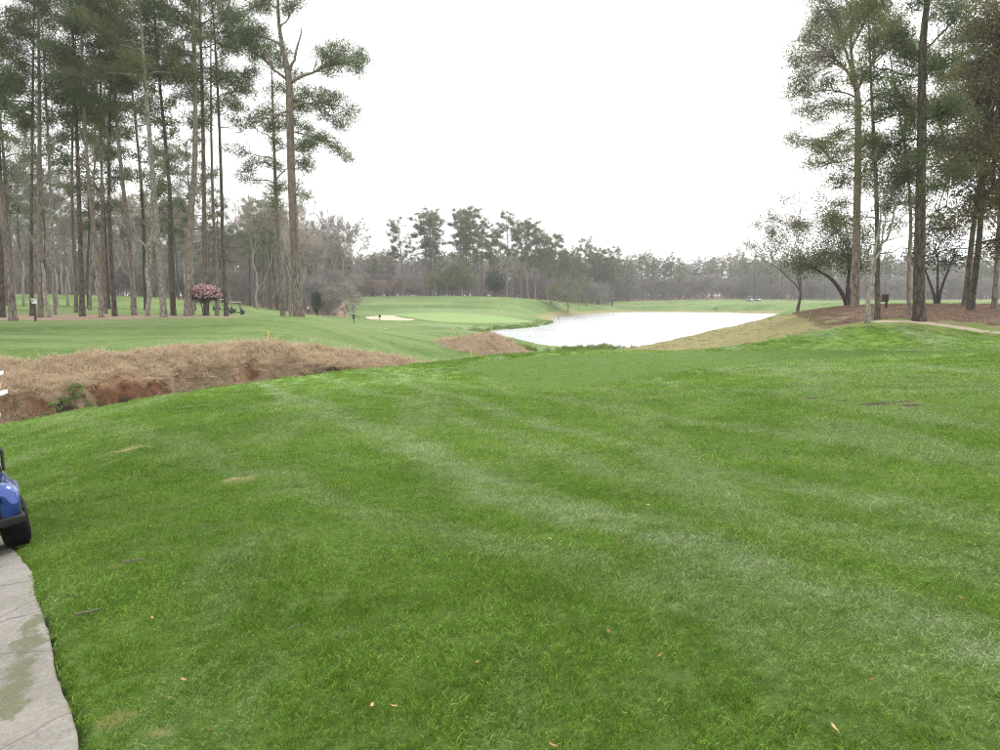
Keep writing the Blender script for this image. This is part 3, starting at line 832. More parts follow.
# ------------------------------------------------------------------ grass, dead grass on the bank, reeds (stuff)
rg = np.random.default_rng(7)
def tuft_mesh(name, n, radius, lmin, lmax, width, seed, mat, droop=0.5, tilt=0.5, patch=True):
    r = np.random.default_rng(seed)
    g = Geo()
    a = r.uniform(0, 2 * math.pi, n); rr = radius * np.sqrt(r.uniform(0, 1, n))
    base = np.stack([rr * np.cos(a), rr * np.sin(a), np.full(n, -0.006)], -1)
    L = r.uniform(lmin, lmax, n)
    th = r.uniform(0, 2 * math.pi, n); tl = np.abs(r.normal(0, tilt, n))
    d1 = np.stack([np.cos(th) * np.sin(tl), np.sin(th) * np.sin(tl), np.cos(tl)], -1)
    d2 = unit(d1 + np.stack([np.cos(th) * droop, np.sin(th) * droop, -0.6 * droop * np.ones(n)], -1) * r.uniform(.5, 1.5, n)[:, None])
    side = unit(np.cross(d1, np.stack([np.cos(th + 1.3), np.sin(th + 1.3), np.zeros(n)], -1))) * (width * r.uniform(.7, 1.3, n) / 2)[:, None]
    m1 = base + d1 * (L * .55)[:, None]; tip = m1 + d2 * (L * .5)[:, None]
    V = np.stack([base - side, base + side, m1 - side * .8, m1 + side * .8, tip], 1).reshape(-1, 3)
    k = np.arange(n)[:, None] * 5
    tv = r.uniform(0, 1, n)
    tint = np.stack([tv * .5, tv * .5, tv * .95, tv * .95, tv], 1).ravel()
    g.add(V, np.concatenate([k + np.array([[0, 1, 3, 2]])]), 0, tint)
    g.T.append(k + np.array([[2, 3, 4]])); g.mT.append(np.zeros(n, np.int32))
    return g.mesh(name, mat, smooth=False)

def scatter(name, meshes, pts, rotz, scl, label, cat=None, tilt=0.12):
    """one object: tufts set on its points by geometry nodes"""
    hidden = bpy.data.collections.new(name + '_tufts')
    for k, me in enumerate(meshes):
        hidden.objects.link(bpy.data.objects.new(me.name, me))
    me = bpy.data.meshes.new(name)
    me.vertices.add(len(pts)); me.vertices.foreach_set('co', np.asarray(pts, np.float32).ravel())
    r = np.random.default_rng(len(pts))
    a = me.attributes.new('rot', 'FLOAT_VECTOR', 'POINT')
    a.data.foreach_set('vector', np.stack([r.normal(0, tilt, len(pts)), r.normal(0, tilt, len(pts)), rotz], -1).astype(np.float32).ravel())
    a = me.attributes.new('scl', 'FLOAT', 'POINT'); a.data.foreach_set('value', np.asarray(scl, np.float32))
    o = bpy.data.objects.new(name, me); COL.objects.link(o)
    ng = bpy.data.node_groups.new(name + '_nodes', 'GeometryNodeTree')
    ng.interface.new_socket('Geometry', in_out='INPUT', socket_type='NodeSocketGeometry')
    ng.interface.new_socket('Geometry', in_out='OUTPUT', socket_type='NodeSocketGeometry')
    gi = ng.nodes.new('NodeGroupInput'); go = ng.nodes.new('NodeGroupOutput')
    ip = ng.nodes.new('GeometryNodeInstanceOnPoints'); ci = ng.nodes.new('GeometryNodeCollectionInfo')
    ci.inputs['Collection'].default_value = hidden
    ci.inputs['Separate Children'].default_value = True
    ci.inputs['Reset Children'].default_value = True
    ip.inputs['Pick Instance'].default_value = True
    ra = ng.nodes.new('GeometryNodeInputNamedAttribute'); ra.data_type = 'FLOAT_VECTOR'; ra.inputs['Name'].default_value = 'rot'
    sa = ng.nodes.new('GeometryNodeInputNamedAttribute'); sa.data_type = 'FLOAT'; sa.inputs['Name'].default_value = 'scl'
    L = ng.links.new
    L(gi.outputs[0], ip.inputs['Points']); L(ci.outputs[0], ip.inputs['Instance'])
    L(ra.outputs['Attribute'], ip.inputs['Rotation']); L(sa.outputs['Attribute'], ip.inputs['Scale'])
    L(ip.outputs[0], go.inputs[0])
    md = o.modifiers.new('tufts', 'NODES'); md.node_group = ng
    return tag(o, label, cat, kind='stuff')

def sample_fan(n, r0, r1, a0, a1, r):
    rad = np.sqrt(r.uniform(r0 * r0, r1 * r1, n)); az = r.uniform(a0, a1, n)
    return rad * np.sin(az), rad * np.cos(az)
GX_, GY_, GS_ = [], [], []
for (r0, r1, dens, sc) in [(1.6, 5.0, 420, .80), (5.0, 9.0, 250, .92), (9, 15, 110, 1.2), (15, 25, 40, 1.6), (25, 40, 15, 2.1)]:
    span = (-0.80, 0.80) if r1 < 10 else (-0.72, 0.72)
    area = 0.5 * (span[1] - span[0]) * (r1 * r1 - r0 * r0)
    x, y = sample_fan(int(area * dens), r0, r1, *span, rg)
    GX_.append(x); GY_.append(y); GS_.append(np.full(len(x), sc))
x = np.concatenate(GX_); y = np.concatenate(GY_); s = np.concatenate(GS_)
tx_, t_, D_ = ditch_t(x, y)
keep = (t_ < 0.05) & (poly_sd(PATH_POLY, x, y) > 0.035)
MOUND = smooth_loop([at(838, 331, 40.5)[:2], at(800, 324, 47)[:2], at(775, 318, 57)[:2], at(800, 312, 60)[:2], at(860, 309, 60)[:2], at(1100, 309, 58)[:2], at(1100, 330, 34)[:2], at(1000, 331, 34)[:2], at(900, 327, 36)[:2]], 2)
DRYB = smooth_loop([at(560, 350, 62)[:2], at(640, 349, 47)[:2], at(740, 348, 41)[:2], at(850, 338, 35.5)[:2], at(860, 320, 46)[:2], at(810, 310, 62)[:2], at(770, 315, 80)[:2], at(690, 330, 90)[:2], at(600, 346, 92)[:2]], 2)
keep &= (poly_sd(MOUND, x, y) > rg.uniform(-.8, 1.6, len(x))) & (poly_sd(DRYB, x, y) > rg.uniform(-1.5, .5, len(x)))   # the mound is not lawn
for px, py, rx, ry in [(880, 404, .7, .2), (912, 406, .3, .2), (845, 401, .3, .15), (815, 398, .2, .15), (128, 450, .45, .4), (236, 480, .3, .4), (118, 720, .10, .06), (160, 735, .07, .05)]:
    c = ground_hit(px, py)
    keep &= (((x - c[0]) / rx) ** 2 + ((y - c[1]) / ry) ** 2 + rg.normal(0, .8, len(x)) > 0.7)
teem = poly_sd(TEE, x, y) < -.15
keep &= ~(teem & (rg.uniform(0, 1, len(x)) < .45 * sstep(.1, 1.6, -poly_sd(TEE, x, y))))
x, y, s, teem = x[keep], y[keep], s[keep], teem[keep]
hgt = 1 + 0.30 * fbm(x, y, 0.8, 41) + 0.2 * fbm(x, y, 3.0, 44)
s = s * hgt * rg.uniform(.8, 1.2, len(x)) * np.where(teem, .5, 1)
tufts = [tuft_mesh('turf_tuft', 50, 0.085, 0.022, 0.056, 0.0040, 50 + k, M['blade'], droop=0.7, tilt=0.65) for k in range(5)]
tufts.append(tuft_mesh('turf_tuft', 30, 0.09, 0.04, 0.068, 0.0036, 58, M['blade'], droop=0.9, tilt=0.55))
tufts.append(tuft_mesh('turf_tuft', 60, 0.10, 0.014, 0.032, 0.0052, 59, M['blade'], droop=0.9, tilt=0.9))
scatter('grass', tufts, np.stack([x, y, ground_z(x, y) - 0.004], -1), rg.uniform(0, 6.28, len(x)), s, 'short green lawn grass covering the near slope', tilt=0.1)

# dead grass hanging over the far bank of the ditch, and over the spoil mound by the stakes
n = 90000
tx_ = rg.uniform(-0.95, 0.06, n); u = rg.uniform(0.30, 1.035, n)
N_ = np.interp(tx_, DN_X, DN_Y); F_ = np.interp(tx_, DF_X, DF_Y)
y = N_ + u * (F_ - N_); x = tx_ * y
txx, t_, D_ = ditch_t(x, y)
dens = np.where(t_ > .775 + .05 * fbm(x, y, .6, 88), 1.0, np.where(t_ > .60, 0.10, 0.22 * (fbm(x, y, .8, 89) > -.1))) * np.minimum(D_ * 1.5, 1) * (t_ < 1.02) * (t_ > .3)
zz = ground_z(x, y)
for px, py, rx, rz in [(117, 386, 1.0, .5), (142, 389, .45, .35), (246, 373, .7, .45), (20, 404, .8, .4), (107, 394, .6, .4)]:
    c = ground_hit(px, py, 15, 60)
    dens = dens * (1 - 0.97 * np.exp(-(((x - c[0]) / rx) ** 4 + ((y - c[1]) / 1.6) ** 4 + ((zz - c[2]) / rz) ** 4)))
area_w = y * (F_ - N_) / (30 * 12)
keep = rg.uniform(0, 1, n) < dens * area_w * 0.21 * np.clip(1.0 + .9 * fbm(x, y, .7, 67), .15, 2)
x, y, t_, zz = x[keep], y[keep], t_[keep], zz[keep]
k_ = (t_ < 2) & (x / y < -.088)
x, y, t_, zz = x[k_], y[k_], t_[k_], zz[k_]
sx = rg.uniform(-4.8, 3.5, 900); sy = rg.uniform(-3.6, 3.6, 900)
k_ = np.hypot(sx / np.where(sx < 0, 4.7, 3.4), sy / 3.6) < .95
x = np.concatenate([x, SPOIL[0] + sx[k_]]); y = np.concatenate([y, SPOIL[1] + sy[k_]]); t_ = np.concatenate([t_, np.full(k_.sum(), .6)])
zz = ground_z(x, y)
dead = [tuft_mesh('dead_tuft', 60, 0.24, 0.14, 0.40, 0.013, 80 + k, M['dead_blade'], droop=1.3, tilt=0.9) for k in range(5)]
scatter('dead_grass', dead, np.stack([x, y, zz - 0.02], -1), rg.uniform(0, 6.28, len(x)), np.exp(rg.normal(-.32, .34, len(x))) * (1 + .35 * fbm(x, y, .5, 66)) * np.where(t_ > .775, 1, .7), 'tan dead grass matted over the eroded ditch bank', tilt=0.35)
# low green weeds in the ditch bottom
n = 1500
tx_ = rg.uniform(-0.75, -0.12, n); u = rg.uniform(0.5, 0.76, n)
N_ = np.interp(tx_, DN_X, DN_Y); F_ = np.interp(tx_, DF_X, DF_Y)
y = N_ + u * (F_ - N_); x = tx_ * y
k_ = fbm(x, y, 0.5, 61) > 0.12
x, y = x[k_], y[k_]
weeds = [tuft_mesh('weed_tuft', 40, 0.22, 0.08, 0.22, 0.035, 95 + k, M['reed'], droop=1.0, tilt=0.9) for k in range(3)]
scatter('ditch_weeds', weeds, np.stack([x, y, ground_z(x, y) - 0.01], -1), rg.uniform(0, 6.28, len(x)), rg.uniform(.6, 1.2, len(x)), 'low green weeds growing in the clay of the ditch')
# dry tufts on the right-hand bank
n = 9000
x = rg.uniform(5, 40, n); y = rg.uniform(36, 95, n)
k_ = (poly_sd(smooth_loop([at(560, 350, 62)[:2], at(640, 349, 47)[:2], at(740, 348, 41)[:2], at(850, 338, 35.5)[:2], at(860, 320, 46)[:2], at(810, 310, 62)[:2], at(770, 315, 80)[:2], at(690, 330, 90)[:2], at(600, 346, 92)[:2]], 2), x, y) < 0) & (fbm(x, y, .3, 71) > -.3)
x, y = x[k_], y[k_]
dryt = [tuft_mesh('dry_turf_tuft', 60, 0.40, 0.03, 0.075, 0.012, 110 + k, M['dead_blade'], droop=1.0, tilt=0.8) for k in range(3)] + [tuft_mesh('green_turf_tuft', 60, 0.40, 0.03, 0.07, 0.012, 120 + k, M['reed'], droop=1.0, tilt=0.8) for k in range(2)]
scatter('dry_turf', dryt, np.stack([x, y, ground_z(x, y) - 0.01], -1), rg.uniform(0, 6.28, len(x)), rg.uniform(.6, 1.3, len(x)), 'patchy tan and green turf on the bank right of the pond')
# pine straw litter on the mound: loose needles lying flat
n = 7000
x = rg.uniform(13, 40, n); y = rg.uniform(34, 58, n)
mp_ = smooth_loop([at(838, 331, 40.5)[:2], at(800, 324, 47)[:2], at(775, 318, 57)[:2], at(800, 312, 60)[:2], at(860, 309, 60)[:2], at(1100, 309, 58)[:2], at(1100, 330, 34)[:2], at(1000, 331, 34)[:2], at(900, 327, 36)[:2]], 2)
k_ = poly_sd(mp_, x, y) < -1
x, y = x[k_], y[k_]
M['straw'] = leafy('pine_straw', [(0.16, 0.105, 0.072), (0.30, 0.21, 0.148), (0.44, 0.325, 0.235)], trans=0.0)
st_ = [tuft_mesh('straw_litter', 60, 0.34, 0.10, 0.22, 0.012, 130 + k, M['straw'], droop=1.4, tilt=1.5) for k in range(3)]
scatter('pine_straw', st_, np.stack([x, y, ground_z(x, y) + 0.0], -1), rg.uniform(0, 6.28, len(x)), rg.uniform(.6, 1.2, len(x)), 'brown pine straw litter covering the mound under the trees')
# rough grass and reeds along the pond's near shore, the spoil mound and the green's bank
P_ = []
for (x0, y0, d0, x1, y1, d1, k) in [(500, 341, 61, 530, 350, 66, 120), (540, 352, 78, 640, 350, 90, 60), (566, 350, 84, 582, 350, 84, 45), (590, 350, 86, 596, 350, 86, 14), (602, 350, 88, 610, 350, 88, 20)]:
    u = rg.uniform(0, 1, k); a = at(x0, y0, d0); b = at(x1, y1, d1)
    P_.append(np.stack([a[0] + u * (b[0] - a[0]) + rg.normal(0, .5, k), a[1] + u * (b[1] - a[1]) + rg.normal(0, 1.6, k)], -1))
P_ = np.vstack(P_)
k_ = poly_sd(POND, P_[:, 0], P_[:, 1]) > 0.2
P_ = P_[k_]
reed = [tuft_mesh('reed_tuft', 40, 0.28, 0.35, 0.85, 0.03, 140 + k, M['reed'], droop=0.45, tilt=0.3) for k in range(4)]
scatter('reeds', reed, np.stack([P_[:, 0], P_[:, 1], ground_z(P_[:, 0], P_[:, 1]) - 0.03], -1), rg.uniform(0, 6.28, len(P_)), rg.uniform(.5, 1.1, len(P_)), 'clumps of green reeds along the near shore of the pond')
n = 700
u = rg.uniform(0, 1, n)
i_ = rg.integers(0, 30, n)
gp = POND
sel = [k for k in range(len(gp)) if on_plane(480, 333, WATER)[0] - 3 < gp[k, 0] < on_plane(560, 321, WATER)[0] + 2 and gp[k, 1] > 118]
cx = gp[rg.choice(sel, n)]
x = cx[:, 0] + rg.normal(0, 2.0, n); y = cx[:, 1] + rg.normal(0, 2.0, n)
k_ = (poly_sd(POND, x, y) > 0.15) & (x < on_plane(560, 321, WATER)[0]) & (y < 175)
x, y = x[k_], y[k_]
rough_t = [tuft_mesh('rough_tuft', 30, 0.45, 0.15, 0.42, 0.04, 150 + k, M['reed'], droop=0.6, tilt=0.4) for k in range(3)]
scatter('shore_grass', rough_t, np.stack([x, y, ground_z(x, y) - 0.02], -1), rg.uniform(0, 6.28, len(x)), rg.uniform(.6, 1.3, len(x)), 'long green grass on the pond bank below the putting green')

# ------------------------------------------------------------------ trees
def needle_clumps(g, C, out, r, n=34, lmin=0.18, lmax=0.34, w=0.045, rad=0.22, up=0.35, mat=0):
    """tufts of long needles round the points C, leaning along out"""
    m = len(C)
    if m == 0:
        return
    d = r.normal(0, 1, (m, n, 3)); d = unit(d)
    d = unit(d + 0.55 * out[:, None, :] + np.array([0, 0, up]))
    off = r.normal(0, 1, (m, n, 3)) * rad * np.array([1, 1, .75])
    b = C[:, None, :] + off
    L = r.uniform(lmin, lmax, (m, n, 1))
    tip = b + d * L
    sd = unit(np.cross(d, unit(r.normal(0, 1, (m, n, 3))))) * (w * r.uniform(.6, 1.3, (m, n, 1)) / 2)
    V = np.stack([b - sd, b + sd, tip + sd * .35], 2).reshape(-1, 3)
    t = np.clip(r.uniform(0, 1, (m, 1)) * 0.6 + r.uniform(0, .4, (m, n)), 0, 1)
    g.add(V, np.arange(m * n * 3).reshape(-1, 3), mat, np.repeat(t.ravel(), 3))

def leaf_clumps(g, C, r, n=40, size=0.11, rad=0.3, mat=0, flat=0.75, up=0.4):
    m = len(C)
    nrm = unit(r.normal(0, 1, (m, n, 3)) + np.array([0, 0, up]))
    off = r.normal(0, 1, (m, n, 3)) * rad * np.array([1, 1, flat])
    c = C[:, None, :] + off
    a = unit(np.cross(nrm, unit(r.normal(0, 1, (m, n, 3))))); b = np.cross(nrm, a)
    s = size * r.uniform(.55, 1.3, (m, n, 1))
    V = np.stack([c - a * s, c + b * s * .45, c + a * s, c - b * s * .45], 2).reshape(-1, 3)
    t = np.clip(r.uniform(0, 1, (m, 1)) * 0.6 + r.uniform(0, .4, (m, n)), 0, 1)
    g.add(V, np.arange(m * n * 4).reshape(-1, 4), mat, np.repeat(t.ravel(), 4))

def curve_pts(p0, p1, sag, r, n=5, wig=0.06):
    t = np.linspace(0, 1, n)[:, None]
    L = np.linalg.norm(np.asarray(p1) - np.asarray(p0))
    P = np.asarray(p0) * (1 - t) + np.asarray(p1) * t
    P = P + np.array([0, 0, 1.0]) * sag * L * (4 * t * (1 - t))
    w = r.normal(0, wig * L, (n, 3)); w[0] = 0; w[-1] *= .3
    return P + w

class TrunkPath:
    def __init__(self, H, lean, r, bend=0.012):
        self.H = H; self.lean = np.asarray(lean, float)
        self.k = r.normal(0, bend * H, (3, 2)); self.ph = r.uniform(0, 6.28, 3)
    def at(self, h):
        u = np.asarray(h, float) / self.H
        sway = sum(self.k[i][None, :] * (np.sin(u[..., None] * (1.5 + i * 1.7) + self.ph[i]) - math.sin(self.ph[i])) for i in range(3)) * np.minimum(1, u * 3)[..., None] * .6
        return np.concatenate([self.lean[None, :] * u[..., None] + sway, np.asarray(h, float)[..., None]], -1)

def make_pine(name, loc, H, r0, lean, crown0, spread, seed, dens=1.0, mats=('bark', 'needle'), detail=1.0, dead=10, sparse=0.25, top_round=0.75, needle_w=0.045, one_side=None, rz=0.0):
    """tall pine: tapered trunk, bare below crown0, ascending limbs, tufts of needles"""
    r = np.random.default_rng(seed)
    root = empty(name, loc, rz)
    tp = TrunkPath(H, lean, r)
    hs = np.concatenate([[-0.3, 0, 0.25, 0.8], np.linspace(2, H, 16)])
    rad = r0 * np.interp(hs / H, [-1, 0, .012, .04, .3, .6, .85, 1], [1.45, 1.4, 1.22, 1.0, .80, .58, .30, .08])
    g = Geo(); add_tube(g, tp.at(hs), rad, 10 if detail >= 1 else 6)
    g.build('trunk', M[mats[0]], root, smooth=True)
    gl, gc = Geo(), Geo()
    nb = int((16 + 26 * (1 - crown0)) * dens)
    C, O = [], []
    for k in range(nb):
        u = crown0 + (1 - crown0) * ((k + r.uniform(0, .9)) / nb)
        v = (u - crown0) / (1 - crown0)
        if r.uniform() < sparse * (1 - v):
            continue
        shape = math.sin(math.pi * min(1, 0.22 + v * top_round)) if v < .9 else 0.45
        L = spread * max(0.22, shape) * r.uniform(0.6, 1.15)
        a = k * 2.399 + r.normal(0, .5)
        if one_side is not None and r.uniform() < 0.6:
            a = one_side + r.normal(0, .7)
        p0 = tp.at(np.array([u * H]))[0]
        rise = np.interp(v, [0, .5, 1], [-0.05, 0.30, 0.85]) + r.normal(0, .12)
        p1 = p0 + np.array([math.cos(a), math.sin(a), rise]) * L
        P = curve_pts(p0, p1, 0.07, r, 6, .035)
        br = max(0.018, 0.11 * r0 / .3 * (L / spread) * (1 - .5 * v))
        add_tube(gl, P, br * np.array([1, .8, .62, .45, .3, .14]), 5 if detail >= 1 else 4)
        d0 = unit(P[-1] - P[0])
        C.append(P[-1]); O.append(d0)
        ns = max(2, int(r.integers(4, 8) * detail * (L / spread + .3)))
        for q in range(ns):
            f = r.uniform(0.35, 1.0)
            pb = P[0] * 0 + np.array([np.interp(f * 5, np.arange(6), P[:, i]) for i in range(3)])
            dd = unit(d0 + r.normal(0, .75, 3) * np.array([1, 1, .6]) + np.array([0, 0, .22]))
            l2 = L * r.uniform(.18, .42)
            pe = pb + dd * l2
            Q = curve_pts(pb, pe, .05, r, 3, .03)
            add_tube(gl, Q, br * np.array([.38, .25, .1]), 3)
            C.append(pe); O.append(dd)
            if l2 > .7:
                for _ in range(2):
                    C.append(pb + dd * l2 * r.uniform(.5, .9) + r.normal(0, .22, 3)); O.append(dd)
    for k in range(int(4 * dens)):
        C.append(tp.at(np.array([H * (1 - .035 * k)]))[0] + r.normal(0, .25, 3)); O.append(np.array([0, 0, 1.0]))
    for k in range(dead):                      # dead stubs and thin bare twigs below the crown
        u = r.uniform(.15, crown0 + .1); p0 = tp.at(np.array([u * H]))[0]; a = r.uniform(0, 6.28); L = r.uniform(.4, 2.2)
        p1 = p0 + np.array([math.cos(a), math.sin(a), r.uniform(-.2, .35)]) * L
        P = curve_pts(p0, p1, .0, r, 4, .06)
        add_tube(gl, P, np.array([.03, .022, .015, .006]), 4)
        for _ in range(2):
            pb = P[r.integers(1, 4)]; add_tube(gl, curve_pts(pb, pb + r.normal(0, .35, 3) * L * .5, 0, r, 3), np.array([.012, .009, .004]), 3)
    gl.build('limbs', M[mats[0]], root, smooth=True)['kind'] = 'stuff'
    C, O = np.array(C), np.array(O)
    nn = int(56 * detail)
    needle_clumps(gc, C, O, r, nn, .18, .36, needle_w, .28)
    gc.build('crown', M[mats[1]], root)['kind'] = 'stuff'
    return root

def grow(g, p, d, L, rad, lev, r, tips, nmax, spread=0.6, up=0.12, kids=(2, 3), sides=6, shrink=(.62, .82), wig=.08, minr=.006):
    P = curve_pts(p, p + d * L, 0.0, r, 4, wig * .5)
    end = max(minr, rad * .62)
    add_tube(g, P, np.linspace(rad, end, 4), sides)
    if lev == 0:
        tips.append((P[-1], d)); tips.append((P[2], d))
        return
    nk = r.integers(kids[0], kids[1] + 1)
    for k in range(nk):
        nd_ = unit(d + r.normal(0, spread, 3) + np.array([0, 0, up]))
        s = P[-1] if (k < 2 or r.uniform() < .5) else P[r.integers(1, 4)]
        grow(g, s, nd_, L * r.uniform(*shrink), max(minr, end * r.uniform(.62, .85)), lev - 1, r, tips, nmax, spread, up, kids, max(3, sides - 1), shrink, wig, minr)
    if lev <= 2:
        tips.append((P[-1], d))

def twigs(g, tips, r, n=7, lmin=.4, lmax=1.0, w=.02, mat=0):
    C = np.array([t[0] for t in tips]); D = np.array([t[1] for t in tips])
    m = len(C)
    d = unit(D[:, None, :] * .8 + r.normal(0, .6, (m, n, 3)) + np.array([0, 0, .2]))
    b = np.repeat(C[:, None, :], n, 1) + r.normal(0, .05, (m, n, 3))
    L = r.uniform(lmin, lmax, (m, n, 1))
    mid = b + d * L * .5 + r.normal(0, .06, (m, n, 3)) * L
    tip = mid + unit(d + r.normal(0, .35, (m, n, 3))) * L * .5
    sd = unit(np.cross(d, unit(r.normal(0, 1, (m, n, 3))))) * (w / 2)
    V = np.stack([b - sd, b + sd, mid + sd * .7, mid - sd * .7, tip], 2).reshape(-1, 3)
    k = np.arange(m * n)[:, None] * 5
    base = g.n
    g.add(V, k + np.array([[0, 1, 2, 3]]), mat, np.repeat(r.uniform(0, 1, m * n), 5))
    g.T.append(k + np.array([[3, 2, 4]]) + base); g.mT.append(np.full(m * n, mat, np.int32))

def make_bare(name, loc, H, r0, seed, mat='twig', trunk_frac=.35, levels=4, spread=.42, lean=(0, 0), tw=8, buds=None, tw_w=.022, kids=(2, 3), rz=0.0, tw_len=(.4, 1.0)):
    """leafless broadleaved tree: trunk, limbs and a haze of twigs"""
    r = np.random.default_rng(seed)
    root = empty(name, loc, rz)
    g = Geo(); th = H * trunk_frac
    P = curve_pts(np.array([0, 0, -.3]), np.array([lean[0], lean[1], th]), 0, r, 6, .02)
    P[0] = [0, 0, -.3]
    add_tube(g, P, np.linspace(r0 * 1.25, r0 * .75, 6), 8)
    g.build('trunk', M[mat], root, smooth=True)
    g = Geo(); tips = []
    d = unit(np.array([lean[0] * .3, lean[1] * .3, th]))
    for k in range(3):
        grow(g, P[-1] if k < 2 else P[-2], unit(d + r.normal(0, .30 if k else .1, 3) * np.array([1, 1, .2])), H * (1 - trunk_frac) * (.40 if k else .46), r0 * .6, levels, r, tips, 0, spread, .22, kids)
    twigs(g, tips, r, tw, tw_len[0], tw_len[1], tw_w)
    g.build('crown', M[mat], root)['kind'] = 'stuff'
    if buds:
        g = Geo(); C = np.array([t[0] for t in tips])
        leaf_clumps(g, C, r, buds[1], buds[2], buds[3])
        g.build('foliage', M[buds[0]], root)['kind'] = 'stuff'
    return root

def make_leafy(name, loc, stems, crown, seed, mats=('bark_dark', 'oak_leaf'), n_cl=260, leaf=.11, per=44, rad=.38, hollow=.35, flat=.7, limbs=14, rz=0.0, lump=0.28):
    """broadleaved evergreen: stems as point lists with radii; crown = list of (centre, radii) lobes"""
    r = np.random.default_rng(seed)
    root = empty(name, loc, rz)
    for st in stems:
        P = np.array([s[:3] for s in st], float); R = np.array([s[3] for s in st], float)
        g = Geo(); Pf = resample(P, max(6, len(P) * 3)); Rf = np.interp(np.linspace(0, 1, len(Pf)), np.linspace(0, 1, len(R)), R)
        add_tube(g, Pf, Rf, 8); g.build('trunk' if len(stems) == 1 else 'stem', M[mats[0]], root, smooth=True)
    g = Geo(); C = []
    tot = sum(np.prod(q[1]) for q in crown)
    for c, rad_ in crown:
        c = np.array(c, float); rad_ = np.array(rad_, float)
        n = max(6, int(n_cl * np.prod(rad_) / tot))
        d = unit(r.normal(0, 1, (n, 3))); q = r.uniform(hollow, 1, (n, 1)) ** .6
        q = q * (1 + lump * np.sin(d[:, :1] * 5 + seed) * np.cos(d[:, 1:2] * 4 + d[:, 2:] * 6))
        pts = c + d * q * rad_
        C.append(pts)
        src = np.array([s[-1][:3] for s in stems])
        for k in range(limbs):
            e = pts[r.integers(0, n)]
            s0 = src[np.argmin(((src - e) ** 2).sum(1))]
            P = curve_pts(s0, e, .08, r, 5, .07); L = np.linalg.norm(e - s0)
            add_tube(g, P, max(.02, .016 * L) * np.array([1, .8, .6, .4, .15]), 5)
            for _ in range(3):
                b = P[r.integers(2, 5)]; e2 = b + r.normal(0, .35, 3) * L * .4
                add_tube(g, curve_pts(b, e2, .05, r, 4, .08), max(.012, .006 * L) * np.array([1, .7, .45, .2]), 4)
    g.build('limbs', M[mats[0]], root, smooth=True)['kind'] = 'stuff'
    g = Geo(); leaf_clumps(g, np.vstack(C), r, per, leaf, rad, flat=flat)
    g.build('crown', M[mats[1]], root)['kind'] = 'stuff'
    return root

def put(x, y, d):
    """ground point seen in column x (row y) at depth d"""
    p = at(x, y, d)
    return np.array([p[0], p[1], gz(p[0], p[1])])
PX = 1 / F
def lean_of(x, y, d, tx_, ty_):
    """horizontal offset of the trunk at the height where the photo shows it at (tx_, ty_)"""
    a = at(x, y, d); b = at(tx_, ty_, d)
    return b[0] - a[0], b[2] - a[2]

# ---- pines along the left lawn: (x, y, depth, width px, (point higher on trunk), H, crown base fraction, spread, needles, label)
LEFT = [
 (3, 317, 58, 5.0, (0, 200), 27, .52, 3.4, 'bark_dark', 'needle', 'slim dark pine trunk just left of the thick trunk at the left edge'),
 (13, 318, 54, 8.0, (0, 130), 29, .50, 4.2, 'bark', 'needle', 'thick pine leaning out at the left edge of the photo'),
 (32, 317, 60, 4.5, (27, 110), 27, .52, 3.2, 'bark_dark', 'needle', 'dark slender pine behind the white nest box'),
 (40.5, 317, 58, 6.0, (41, 120), 28, .50, 3.6, 'bark', 'needle_warm', 'brown pine right beside the white nest box'),
 (56, 316.5, 61, 4.4, (46, 150), 25, .58, 3.0, 'bark_pale', 'needle', 'pale thin pine right of the crooked whitish tree'),
 (76.5, 316, 64, 4.2, (73, 160), 27, .52, 3.0, 'bark', 'needle', 'thin brown pine close left of a darker trunk'),
 (82.5, 316, 59, 5.8, (78, 100), 29, .50, 3.6, 'bark_dark', 'needle', 'dark straight pine, first of the pair left of the leaning one'),
 (90.5, 316, 70, 3.2, (89, 170), 24, .55, 2.6, 'bark', 'needle', 'very thin pine between the dark straight one and the leaning one'),
 (101.5, 316, 57, 5.0, (87, 100), 30, .50, 3.8, 'bark', 'needle', 'pine with a pale foot whose trunk leans strongly left'),
 (105.8, 315.5, 63, 4.2, (101, 150), 26, .54, 3.0, 'bark', 'needle_warm', 'brown pine right behind the pale footed leaning pine'),
 (114.8, 315.5, 59, 5.0, (106, 150), 27, .52, 3.3, 'bark_dark', 'needle', 'dark pine leaning left, right of the pale footed one'),
 (134.5, 314.5, 60, 5.6, (125, 150), 28, .52, 3.4, 'bark', 'needle', 'red brown pine left of the forked leafless tree'),
 (164, 316.5, 55, 6.8, (149, 110), 28, .50, 4.2, 'bark_pale', 'needle_warm', 'grey barked pine leaning left, right of the forked leafless tree'),
 (173.5, 314.5, 59, 5.4, (167, 150), 27, .52, 3.2, 'bark_dark', 'needle', 'dark pine close right of the grey leaning pine'),
 (188, 314.5, 57, 7.6, (183, 20), 32, .50, 4.0, 'bark', 'needle', 'tall straight pine left of the pink azalea'),
 (206.5, 314.5, 60, 6.0, (200, 80), 29, .50, 3.6, 'bark', 'needle', 'brown pine rising behind the pink azalea'),
 (217, 313.5, 66, 4.2, (213, 150), 27, .52, 3.0, 'bark', 'needle_warm', 'thin pine right of the azalea, left of the carts'),
 (226.5, 313.5, 60, 4.6, (214, 130), 27, .52, 3.2, 'bark_dark', 'needle', 'thin dark pine leaning left in front of the dark golf cart'),
 (283, 311.5, 62, 6.0, (275, 100), 21, .42, 3.6, 'bark', 'needle', 'straight pine with a dark low crown left of the big bare trunked pine'),
]
